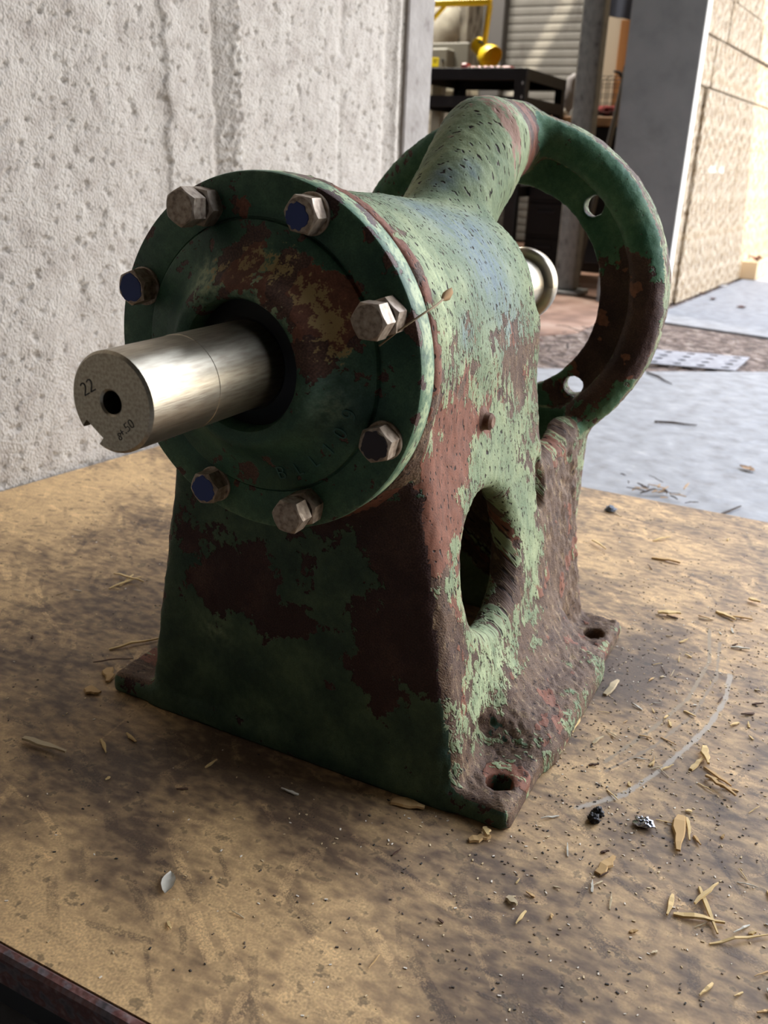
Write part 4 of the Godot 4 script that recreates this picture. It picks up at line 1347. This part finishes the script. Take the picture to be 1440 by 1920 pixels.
	part("bar", tube_mesh([Vector3(-0.905, 0.0, -4.0), Vector3(-0.822, 0.62, -3.99), Vector3(-0.780, 0.93, -3.98)], [0.010, 0.010, 0.015], 6), mat(Color(0.13, 0.12, 0.12), 0.6), bar)
	part("hook", tube_mesh([Vector3(-0.787, 0.88, -3.98), Vector3(-0.81, 0.905, -3.975), Vector3(-0.835, 0.91, -3.97)], [0.010, 0.009, 0.004], 6), mat(Color(0.17, 0.15, 0.14), 0.6), bar)
	var pipe := part("leaning_pipe", tube_mesh([Vector3(-0.882, 0.003, -3.90), Vector3(-0.752, 0.93, -3.88)], [0.012], 12), mat(Color(0.38, 0.37, 0.355), 0.5, 0.4), self)
	tag(pipe, "grey pipe leaning between the column and the far jamb", "pipe")
	var panel := thing("beige_panel", "beige panel with a tan wooden edge propped behind the bench", "panel", Vector3(-1.15, 0, -5.15))
	part("board", box_mesh(Vector3(0.30, 1.30, 0.02), 0.003, Vector3(0.0, 0.66, 0)), mat(Color(0.60, 0.55, 0.48), 0.8), panel)
	part("white_strip", box_mesh(Vector3(0.014, 1.26, 0.03), 0.002, Vector3(-0.105, 0.65, 0.02)), mat(Color(0.80, 0.78, 0.74), 0.6), panel)
	part("wood_edge", box_mesh(Vector3(0.06, 1.25, 0.035), 0.003, Vector3(0.06, 0.64, 0.026)), mat(Color(0.55, 0.36, 0.17), 0.7), panel)
	var tarp := thing("blue_tarp", "dark blue folded tarp hanging above the beige panel", "tarp", Vector3(-1.10, 0, -4.95))
	st = begin()
	st.set_smooth_group(0)
	var tp := []
	for i in 15:
		var row := []
		for j in 7:
			var x := -0.17 + 0.34 * i / 14.0
			var low := 1.285 - 0.06 * i / 14.0
			row.append(Vector3(x, lerpf(low, 1.85, j / 6.0), 0.012 * sin(i * 1.7) + 0.01 * sin(j * 1.1 + i)))
		tp.append(row)
	for i in 14:
		for j in 6:
			for o in [Vector3.ZERO, Vector3(0, 0, -0.02)]:
				quad(st, tp[i][j] + o, tp[i + 1][j] + o, tp[i + 1][j + 1] + o, tp[i][j + 1] + o, Vector3(0, 0, 1 if o == Vector3.ZERO else -1))
	part("cloth", done(st), mat(Color(0.075, 0.10, 0.17), 0.7), tarp)
	part("hanging_rod", tube_mesh([Vector3(-0.15, 1.85, 0), Vector3(0.4, 1.85, 0)], [0.012], 8), black, tarp)
	part("stand_leg", tube_mesh([Vector3(-0.13, 0.0, -0.03), Vector3(-0.13, 1.85, -0.03)], [0.012], 8), black, tarp)
	part("stand_leg", tube_mesh([Vector3(0.39, 0.0, 0), Vector3(0.39, 1.85, 0)], [0.012], 8), black, tarp)
	var scrap := part("white_offcut", slab_mesh(PackedVector2Array([Vector2(-0.05, 0), Vector2(0.05, 0.0), Vector2(0.0, -0.05)]), 0.0, 0.02), mat(Color(0.62, 0.60, 0.55), 0.8), self, Transform3D(Basis(Vector3.RIGHT, 0.9), Vector3(-0.87, 0.002, -3.78)))
	tag(scrap, "pale triangular offcut on the floor behind the foot of the column", "offcut")
	# unseen strip light added to brighten the workshop
	var strip := thing("added_ceiling_light", "unseen strip light added under the workshop ceiling to brighten the room", "added light", Vector3(-2.4, 3.45, -4.2))
	var glow := mat(Color(0.95, 0.95, 0.92), 0.4)
	glow.emission_enabled = true
	glow.emission = Color(1.0, 0.97, 0.90)
	glow.emission_energy_multiplier = 8.0
	part("tube", box_mesh(Vector3(1.2, 0.04, 0.06), 0.01, Vector3(0, 0.0, 0)), glow, strip)
	part("housing", box_mesh(Vector3(1.3, 0.08, 0.12), 0.01, Vector3(0, 0.09, 0)), mat(Color(0.8, 0.8, 0.8), 0.6), strip)
	var al := AreaLight3D.new()
	al.name = "added_strip_light"
	al.area_size = Vector2(1.2, 0.1)
	al.light_energy = 11.0
	al.light_color = Color(1.0, 0.97, 0.92)
	al.shadow_enabled = true
	al.position = Vector3(0, -0.03, 0)
	al.rotation.x = -PI / 2
	strip.add_child(al)

func crumple(size: Vector3, seed_: int) -> ArrayMesh:
	var sm := SphereMesh.new()
	sm.radial_segments = 28
	sm.rings = 16
	sm.radius = 1.0
	sm.height = 2.0
	var arr := sm.get_mesh_arrays()
	var n := noise(seed_, 0.9, 3)
	var v: PackedVector3Array = arr[Mesh.ARRAY_VERTEX]
	var ix: PackedInt32Array = arr[Mesh.ARRAY_INDEX]
	for i in v.size():
		v[i] = v[i] * (1.0 + 0.8 * n.get_noise_3dv(v[i] * 1.6)) * size
	var st := begin()
	st.set_smooth_group(0)
	for k in ix.size():
		st.add_vertex(v[ix[k]])
	return done(st)

func draped() -> ArrayMesh:
	var st := begin()
	st.set_smooth_group(0)
	var n := noise(33, 2.0, 3)
	var rows := []
	for j in 13:
		var y := 0.19 * j / 12.0
		var row := []
		for i in 25:
			var a := TAU * i / 24.0
			var r := (0.042 - 0.028 * absf(j / 12.0 - 0.42)) * (1.0 + 0.35 * n.get_noise_3d(cos(a) * 1.2, y * 12.0, sin(a) * 1.2))
			if j == 12:
				r *= 0.2
			row.append(Vector3(cos(a) * r + 0.04 * j / 12.0, y, sin(a) * r * 0.5))
		rows.append(row)
	for j in 12:
		for i in 24:
			var m := Vector3(0.04 * j / 12.0, rows[j][i].y, 0)
			quad(st, rows[j][i], rows[j][i + 1], rows[j + 1][i + 1], rows[j + 1][i], rows[j][i] - m + rows[j][i + 1] - m)
	return done(st)

# ---------------------------------------------------------------- things lying in the yard
func build_yard_things() -> void:
	# perforated steel plate over the dirt strip
	var o := Vector3(-0.27, 0.0, -2.185)
	var ux := Vector3(0.318, 0, -0.075)
	var uz := Vector3(0.012, 0, -0.232)
	var st := begin()
	st.set_smooth_group(-1)
	var th := 0.0025
	var nx := 5
	var nz := 4
	for i in nx:
		for j in nz:
			var c0 := o + ux * (float(i) / nx) + uz * (float(j) / nz)
			var du := ux / nx
			var dv := uz / nz
			var mid := c0 + du * 0.5 + dv * 0.5
			var n := 24
			var last := []
			for k in n + 1:
				var a := TAU * k / n
				var e := Vector2(cos(a), sin(a))
				var f := 0.5 / maxf(absf(e.x), absf(e.y))
				var outer := mid + du * e.x * f + dv * e.y * f
				var inner := mid + (du.normalized() * e.x + dv.normalized() * e.y) * 0.0130
				var up := Vector3(0, th, 0)
				if k > 0:
					quad(st, last[0] + up, outer + up, inner + up, last[1] + up, Vector3.UP)
					quad(st, last[1], inner, inner + up, last[1] + up, mid - inner)
					if f > 0.0 and (i == 0 or i == nx - 1 or j == 0 or j == nz - 1):
						quad(st, last[0], outer, outer + up, last[0] + up, outer - mid)
				last = [outer, inner]
	struct("trim_5", span_mesh(Vector3(-0.262, -0.009, -2.41), Vector3(0.036, -0.0055, -2.285), 0.001), mat(Color(0.03, 0.025, 0.02), 0.95), "black sheet standing in for shade under the perforated steel plate", "shade_sheet")  # thin black sheet added so the holes above look dark
	var plate := part("perforated_plate", done(st), rough_mat(ramp(noise(301, 0.02, 4), 256, [[0.0, Color(0.42, 0.42, 0.44)], [1.0, Color(0.60, 0.60, 0.62)]]), Vector3(5, 5, 5), 0.5), self, Transform3D(Basis(), Vector3(0, 0.0005, 0)))
	tag(plate, "light grey steel plate with rows of round holes lying on the dirt strip", "steel plate")
	var wood := rough_mat(ramp(noise(302, 0.02, 4), 256, [[0.0, Color(0.42, 0.36, 0.28)], [1.0, Color(0.66, 0.60, 0.50)]], 50), Vector3(6, 6, 6), 0.85)
	var blk := thing("timber_block", "short pale timber block against the foot of the concrete wall", "timber block", Vector3(-0.20, 0, -4.98), -0.08)
	part("block", box_mesh(Vector3(0.085, 0.092, 0.40), 0.004, Vector3(0.0, 0.046, 0)), wood, blk)
	part("end_grain", box_mesh(Vector3(0.078, 0.085, 0.002), 0.0005, Vector3(0.0, 0.046, 0.2005)), mat(Color(0.55, 0.47, 0.37), 0.9), blk)
	var leafm := mat(Color(0.30, 0.15, 0.09), 0.8)
	for k in 5:
		var lf := part("dry_leaf", leaf(0.022 + 0.006 * rng.randf(), 300 + k), leafm, self, Transform3D(Basis.from_euler(Vector3(rng.randf_range(-0.5, 0.5), rng.randf() * TAU, rng.randf_range(-0.5, 0.5))), Vector3(-0.205 + rng.randf_range(-0.03, 0.035), 0.102, -4.84 + rng.randf_range(-0.12, 0.03))))
		tag(lf, "curled brown leaf lying on top of the timber block", "leaf", "brown leaves on the timber block")
	var rub := part("grey_rag", crumple(Vector3(0.036, 0.028, 0.05), 41), mat(Color(0.36, 0.33, 0.36), 0.9), self, Transform3D(Basis(), Vector3(-0.315, 0.026, -4.80)))
	tag(rub, "dark grey crumpled rag left of the timber block at the wall foot", "rag")
	var rg := part("wire_ring", tube_mesh(circle_points(0.035, 20, Vector3(-0.29, 0.006, -4.35)), [0.0035], 6), mat(Color(0.6, 0.58, 0.56), 0.4, 0.8), self)
	tag(rg, "thin pale metal ring lying at the foot of the concrete wall", "ring")
	var lx := [[-0.31, -3.95, "brown dry leaf at the foot of the concrete wall near the jamb"], [-0.24, -3.80, "small brown leaf on the floor out from the wall near the jamb"], [-0.10, -3.62, "dark curled leaf alone on the grey floor before the concrete wall"], [0.189, -1.319, "pale tan leaf lying on the grey floor at the right"]]
	for k in lx.size():
		var lf := part("dry_leaf", leaf(0.024 if k < 3 else 0.017, 320 + k), leafm if k < 3 else mat(Color(0.62, 0.50, 0.38), 0.8), self, Transform3D(Basis(Vector3.UP, k * 1.9), Vector3(lx[k][0], 0.003, lx[k][1])))
		tag(lf, lx[k][2], "leaf")
	var bark := mat(Color(0.20, 0.15, 0.12), 0.9)
	var tw := [[[-0.155, -2.07], [-0.069, -1.967], "thin straight twig on the slab in front of the perforated plate"], [[-0.03, -1.56], [0.055, -1.585], "short dark twig lying on the grey slab in the middle distance"], [[0.14, -0.93], [0.205, -1.10], "twig on the floor just beyond the right corner of the plywood"]]
	for k in tw.size():
		var a := Vector3(tw[k][0][0], 0.003, tw[k][0][1])
		var b := Vector3(tw[k][1][0], 0.003, tw[k][1][1])
		var t := part("twig", tube_mesh([a, a.lerp(b, 0.4) + Vector3(0.004, 0.002, 0.002), a.lerp(b, 0.7), b], [0.0022, 0.0028, 0.002, 0.001], 6), bark, self)
		tag(t, tw[k][2], "twig")
	# litter of chips and bark by the rear edge of the platform, and dark bark in the doorway dirt
	for k in 26:
		var p := Vector3(0.075 + rng.randfn(0, 0.030), 0.004 + rng.randf() * 0.006, -1.085 + rng.randfn(0, 0.025))
		var a := rng.randf() * TAU
		var l := rng.randf_range(0.010, 0.035)
		var d := Vector3(cos(a), rng.randf_range(-0.05, 0.2), sin(a)) * l
		var c := bark if rng.randf() < 0.5 else mat(Color(0.62, 0.50, 0.36), 0.85)
		var s := part("bark_chip", splinter(p, p + d, rng.randf_range(0.002, 0.005), 400 + k), c, self)
		tag(s, "small chip of bark or wood in the heap on the floor behind the plywood", "wood chip", "chips heaped behind the platform")
	for k in 40:
		var p := Vector3(-0.55 + rng.randf() * 0.30, 0.004, -2.05 - rng.randf() * 0.6)
		var a := rng.randf() * TAU
		var d := Vector3(cos(a), rng.randf_range(0.0, 0.15), sin(a)) * rng.randf_range(0.015, 0.06)
		var s := part("bark_strip", splinter(p, p + d, rng.randf_range(0.003, 0.009), 450 + k), bark if k % 3 else leafm, self)
		tag(s, "dark strip of bark in the dirt of the doorway", "bark", "bark strips in the doorway dirt")

func circle_points(r: float, n: int, at: Vector3) -> Array:
	var out := []
	for k in n + 1:
		out.append(at + Vector3(cos(TAU * k / n) * r, 0, sin(TAU * k / n) * r))
	return out

# thin curled leaf lying in x,z
func leaf(size: float, seed_: int) -> ArrayMesh:
	var st := begin()
	st.set_smooth_group(0)
	var n := noise(seed_, 1.2, 2)
	var rows := []
	for i in 9:
		var u := i / 8.0
		var w := sin(PI * clampf(u, 0.03, 0.97)) * 0.55 * (1.0 + 0.4 * n.get_noise_1d(u * 6.0))
		var row := []
		for j in 5:
			var v := (j - 2) / 2.0
			row.append(Vector3((u - 0.5) * 2.0, 0.35 * v * v * w + 0.25 * (u - 0.5) * (u - 0.5) * 2.0 + 0.1 * n.get_noise_2d(u * 5.0, v * 4.0), v * w) * size)
		rows.append(row)
	for i in 8:
		for j in 4:
			for o in [Vector3.ZERO, Vector3(0, -0.0006, 0)]:
				quad(st, rows[i][j] + o, rows[i + 1][j] + o, rows[i + 1][j + 1] + o, rows[i][j + 1] + o, Vector3(0, 1 if o == Vector3.ZERO else -1, 0))
	return done(st)

# a flat sliver of wood from a to b, ragged at the ends
func splinter(a: Vector3, b: Vector3, wid: float, seed_: int) -> ArrayMesh:
	var st := begin()
	st.set_smooth_group(-1)
	var r := RandomNumberGenerator.new()
	r.seed = seed_
	var d := b - a
	var s := d.cross(Vector3.UP).normalized() * wid * 0.5
	var up := Vector3(0, minf(wid * 0.35, 0.0016), 0)
	var rows := []
	var n := 5
	for i in n + 1:
		var u := float(i) / n
		var w := (0.35 + 0.65 * sin(PI * clampf(u + 0.12, 0.0, 1.0))) * r.randf_range(0.75, 1.15)
		var c := a + d * u + Vector3(0, sin(u * PI) * d.length() * r.randf_range(0.0, 0.06), 0) + s * r.randf_range(-0.25, 0.25)
		rows.append([c - s * w, c + s * w, c + s * w * 0.8 + up, c - s * w * 0.8 + up])
	for i in n:
		var p: Array = rows[i]
		var q: Array = rows[i + 1]
		quad(st, p[3], q[3], q[2], p[2], Vector3.UP)
		quad(st, p[0], q[0], q[1], p[1], Vector3.DOWN)
		quad(st, p[0], q[0], q[3], p[3], -s)
		quad(st, p[1], q[1], q[2], p[2], s)
	quad(st, rows[0][0], rows[0][1], rows[0][2], rows[0][3], -d)
	quad(st, rows[n][0], rows[n][1], rows[n][2], rows[n][3], d)
	return done(st)

# ---------------------------------------------------------------- chips and straw on the plywood
func build_debris() -> void:
	var straw := mat(Color(0.80, 0.68, 0.46), 0.75)
	var tan_wood := mat(Color(0.71, 0.57, 0.37), 0.8)
	var brown := mat(Color(0.30, 0.20, 0.13), 0.85)
	var shav := mat(Color(0.70, 0.62, 0.48), 0.7)
	var grey := mat(Color(0.72, 0.69, 0.62), 0.7)
	# x0, z0, x1, z1, width, material, name, label, category, group
	var cross := "straw pieces crossed on the plywood left of the pedestal"
	var bunch := "splinters in the bundle right of the base"
	var nest := "straws tangled near the lower right corner"
	var rows := [
		[-0.2999, -0.1875, -0.2898, -0.2230, 0.003, straw, "straw", "straw of the small cross left of the pedestal that points towards the wall", "straw", cross],
		[-0.3169, -0.2136, -0.2776, -0.2129, 0.003, straw, "straw", "longest straw of the small cross, lying level, left of the pedestal", "straw", cross],
		[-0.2952, -0.1976, -0.3009, -0.2236, 0.002, straw, "straw", "shortest straw of the small cross left of the pedestal", "straw", cross],
		[-0.2159, -0.0967, -0.1890, -0.1357, 0.0035, straw, "straw", "single straight straw pointing at the left edge of the pedestal", "straw", ""],
		[-0.2104, -0.0716, -0.1848, -0.0922, 0.0018, brown, "twig", "thin dark red twig behind the left ear of the base", "twig", ""],
		[-0.1942, -0.0733, -0.1790, -0.0560, 0.010, tan_wood, "wood_chip", "curled tan chip touching the left ear of the base", "wood chip", ""],
		[-0.1885, -0.0401, -0.1731, -0.0397, 0.011, tan_wood, "wood_chip", "broad tan chip in front of the left ear of the base", "wood chip", ""],
		[-0.1767, 0.0346, -0.1369, 0.0322, 0.006, shav, "wood_shaving", "long pale curved shaving at the left of the picture", "shaving", ""],
		[-0.1293, 0.0052, -0.1137, 0.0164, 0.003, straw, "wood_chip", "small upright pale chip right of the curved shaving", "wood chip", ""],
		[-0.1186, -0.0104, -0.1043, -0.0041, 0.003, straw, "wood_chip", "tiny forked chip in the shadow left of the pedestal front", "wood chip", ""],
		[-0.0410, -0.0044, -0.0384, -0.0152, 0.0022, straw, "straw", "short straw lying in front of the pedestal's front edge", "straw", ""],
		[0.0895, -0.0412, 0.1123, -0.0446, 0.010, tan_wood, "wood_chip", "tan chip half under the front edge of the base", "wood chip", ""],
		[0.1505, -0.0310, 0.1622, -0.0401, 0.006, tan_wood, "wood_chip", "tan chip just in front of the right ear of the base", "wood chip", ""],
		[0.1560, -0.0455, 0.1610, -0.0380, 0.005, straw, "wood_chip", "small upright sliver at the front corner of the right ear", "wood chip", ""],
		[0.2677, -0.1257, 0.2737, -0.0889, 0.009, tan_wood, "wood_splinter", "broad flat tan splinter right of the shiny scrap", "splinter", ""],
		[0.2719, -0.1262, 0.2780, -0.1028, 0.003, straw, "wood_splinter", "narrow splinter lying against the broad flat one", "splinter", ""],
		[0.2688, -0.2150, 0.2751, -0.1922, 0.006, straw, "wood_splinter", "broadest pale splinter, on top of the small bundle right of the base", "splinter", bunch],
		[0.2651, -0.1827, 0.2710, -0.2009, 0.004, straw, "wood_splinter", "pale splinter at the left of the small bundle right of the base", "splinter", bunch],
		[0.2733, -0.1911, 0.2942, -0.1763, 0.003, tan_wood, "wood_splinter", "thin tan splinter trailing off to the right from the small bundle", "splinter", bunch],
		[0.2761, -0.1783, 0.2987, -0.1641, 0.004, tan_wood, "wood_splinter", "tan splinter nearest the shiny scrap, lowest of the small bundle", "splinter", bunch],
		[0.2803, -0.0337, 0.3085, -0.0403, 0.0038, straw, "straw", "thickest straw of the tangle near the lower right corner, lying level", "straw", nest],
		[0.2901, -0.0637, 0.3061, -0.0299, 0.003, straw, "straw", "longest straw of the tangle at lower right, crossing over the others", "straw", nest],
		[0.2899, -0.0462, 0.3004, -0.0695, 0.003, straw, "straw", "straw at the top of the tangle near the lower right corner", "straw", nest],
		[0.2774, -0.0489, 0.2773, -0.0297, 0.0035, straw, "straw", "short straw at the left end of the tangle near the lower right corner", "straw", nest],
		[0.3030, -0.0207, 0.3332, -0.0447, 0.002, straw, "straw", "long thin straw at the right edge below the tangle", "straw", ""],
		[0.1919, -0.4257, 0.2121, -0.4341, 0.0075, straw, "wood_splinter", "thick pale splinter behind the rear ear of the base", "splinter", ""],
		[0.2425, -0.4635, 0.2618, -0.4528, 0.005, straw, "wood_splinter", "pale splinter right of the thick one behind the rear ear", "splinter", ""],
		[0.1570, -0.5655, 0.1883, -0.5663, 0.0055, tan_wood, "wood_splinter", "long tan splinter far back on the plywood", "splinter", ""],
		[0.0855, -0.5746, 0.1064, -0.5547, 0.003, straw, "straw", "straw leaning near the rear edge of the pedestal", "straw", ""],
		[0.1479, -0.6183, 0.1630, -0.6375, 0.003, straw, "straw", "straw farthest back on the plywood", "straw", ""],
		[0.2558, -0.4596, 0.2766, -0.4631, 0.003, tan_wood, "straw", "thin tan straw at the right edge level with the rear ear", "straw", ""],
		[0.2678, -0.5083, 0.2797, -0.5043, 0.006, straw, "wood_chip", "pale chip at the right edge of the plywood", "wood chip", ""],
		[0.2655, -0.3937, 0.2816, -0.3977, 0.003, grey, "wood_chip", "grey chip right of the pale curved scrape", "wood chip", ""],
		[0.1841, -0.2508, 0.1888, -0.2778, 0.007, shav, "wood_chip", "pale chip beside the right edge of the base", "wood chip", ""],
		[0.1745, -0.1812, 0.1760, -0.2024, 0.004, straw, "wood_chip", "narrow pale chip close against the right edge of the base", "wood chip", ""],
		[0.2320, -0.0435, 0.2374, -0.0626, 0.008, tan_wood, "wood_splinter", "tan splinter below the shiny scrap", "splinter", ""],
		[0.1892, 0.0035, 0.1969, 0.0063, 0.006, shav, "wood_chip", "small pale chip in the bare foreground right of the middle", "wood chip", ""],
	]
	for k in rows.size():
		var r: Array = rows[k]
		var y := TOP + 0.0004 + (0.002 if k % 3 == 1 else 0.0)
		var o := part(r[6], splinter(Vector3(r[0], y, r[1]), Vector3(r[2], y + 0.001, r[3]), r[4], 500 + k), r[5], self)
		tag(o, r[7], r[8], r[9])
	var fl := part("paint_flake", leaf(0.0085, 77), grey, self, Transform3D(Basis(Vector3.UP, 2.05), Vector3(0.007, TOP + 0.0012, 0.094)))
	tag(fl, "pale grey flake lying alone on the plywood in the foreground", "flake")
	var foil := part("shiny_scrap", crumple(Vector3(0.006, 0.003, 0.004), 51), mat(Color(0.75, 0.76, 0.80), 0.2, 1.0), self, Transform3D(Basis(), Vector3(0.247, TOP + 0.003, -0.104)))
	tag(foil, "shiny crumpled scrap of metal on the plywood right of the base", "metal scrap")
	for p in [[0.2165, -0.0912, "larger dark pebble left of the shiny scrap"], [0.2175, -0.0995, "smaller dark pebble just behind the larger one"]]:
		var o := part("dark_pebble", crumple(Vector3(0.0038, 0.003, 0.0032), 60 + int(p[1] * 1000)), mat(Color(0.09, 0.06, 0.065), 0.6), self, Transform3D(Basis(), Vector3(p[0], TOP + 0.0024, p[1])))
		tag(o, p[2], "pebble")
	var chip := part("blue_grey_pebble", crumple(Vector3(0.006, 0.004, 0.005), 71), mat(Color(0.42, 0.45, 0.50), 0.6), self, Transform3D(Basis(), Vector3(0.0785, TOP + 0.0032, -0.690)))
	tag(chip, "blue grey pebble near the rear edge of the plywood", "pebble")
	# loose splinters all over
	var mats := [straw, tan_wood, shav, brown, grey, straw]
	for k in 190:
		var p := Vector2.ZERO
		for tries in 20:
			p = Vector2(rng.randf_range(-0.42, 0.42), rng.randf_range(-0.72, 0.12))
			if rng.randf() < 0.35:
				p = Vector2(rng.randf_range(0.18, 0.34), rng.randf_range(-0.45, 0.02))
			if absf(p.x) > 0.19 or p.y > -0.02 or p.y < -0.46:
				break
		if absf(p.x) < 0.19 and p.y < -0.02 and p.y > -0.46:
			continue
		if p.x < 0.12 and rng.randf() < 0.55:
			continue
		var a := rng.randf() * TAU
		var l := rng.randf_range(0.003, 0.014)
		var y := TOP + 0.0003
		var o := part("splinter", splinter(Vector3(p.x, y, p.y), Vector3(p.x + cos(a) * l, y + 0.0008, p.y + sin(a) * l), rng.randf_range(0.0008, 0.0028), 700 + k), mats[k % 6], self)
		tag(o, "tiny loose splinter scattered on the plywood", "splinter", "tiny splinters scattered on the plywood")
	# fine sawdust and grit, too small and too many to count
	var grit := MultiMesh.new()
	grit.transform_format = MultiMesh.TRANSFORM_3D
	grit.use_colors = true
	grit.mesh = box_mesh(Vector3(0.0016, 0.0004, 0.0008), 0.0001)
	grit.instance_count = 3600
	for k in 3600:
		var p := Vector2.ZERO
		for tries in 30:
			p = Vector2(rng.randf_range(-0.5, 0.45), rng.randf_range(-0.74, 0.16))
			if rng.randf() < 0.6:
				p = Vector2(0.21 + rng.randfn(0.0, 0.09), -0.22 + rng.randfn(0.0, 0.18))
			if (absf(p.x) > 0.172 or p.y > -0.045 or p.y < -0.45) and p.x > -0.5 and p.x < 0.55 and p.y < 0.165 and p.y > -0.75:
				break
		var sc := rng.randf_range(0.35, 1.3)
		var b := Basis(Vector3.UP, rng.randf() * TAU).scaled(Vector3(sc, sc, sc))
		grit.set_instance_transform(k, Transform3D(b, Vector3(p.x, TOP + 0.0003, p.y)))
		var tone := [Color(0.62, 0.47, 0.27), Color(0.50, 0.36, 0.19), Color(0.07, 0.05, 0.035), Color(0.12, 0.08, 0.05), Color(0.68, 0.60, 0.48), Color(0.03, 0.025, 0.02)]
		grit.set_instance_color(k, tone[rng.randi() % 6])
	var gm := mat(Color.WHITE, 0.85)
	gm.vertex_color_use_as_albedo = true
	var dust := MultiMeshInstance3D.new()
	dust.name = "sawdust"
	dust.multimesh = grit
	dust.material_override = gm
	add_child(dust)
	tag(dust, "fine sawdust and dark grit strewn over the plywood", "sawdust", "", "stuff")
	# dry grass stalk caught behind a bolt of the cover
	var gs := thing("grass_stalk", "dry grass stalk with a seed head caught on the rim of the cover", "grass stalk")
	var p0 := Vector3(0.0825, TOP + 0.3180, -0.009)
	var p1 := Vector3(0.1000, TOP + 0.3350, -0.016)
	var p2 := Vector3(0.0980, TOP + 0.3390, -0.055)
	part("stem", tube_mesh([p0, p0.lerp(p1, 0.5) + Vector3(0.001, 0.0, 0.003), p1 + Vector3(0.004, 0.0015, 0.0), Vector3(0.1030, TOP + 0.3385, -0.034), p2], [0.0005, 0.0006, 0.0006, 0.0007], 6), mat(Color(0.50, 0.42, 0.30), 0.8), gs)
	part("seed_head", tube_mesh([p2, p2 + Vector3(-0.001, 0.001, -0.007), p2 + Vector3(-0.003, 0.002, -0.016), p2 + Vector3(-0.0065, 0.003, -0.027)], [0.0008, 0.0028, 0.0022, 0.0004], 8), mat(Color(0.55, 0.42, 0.26), 0.9), gs)
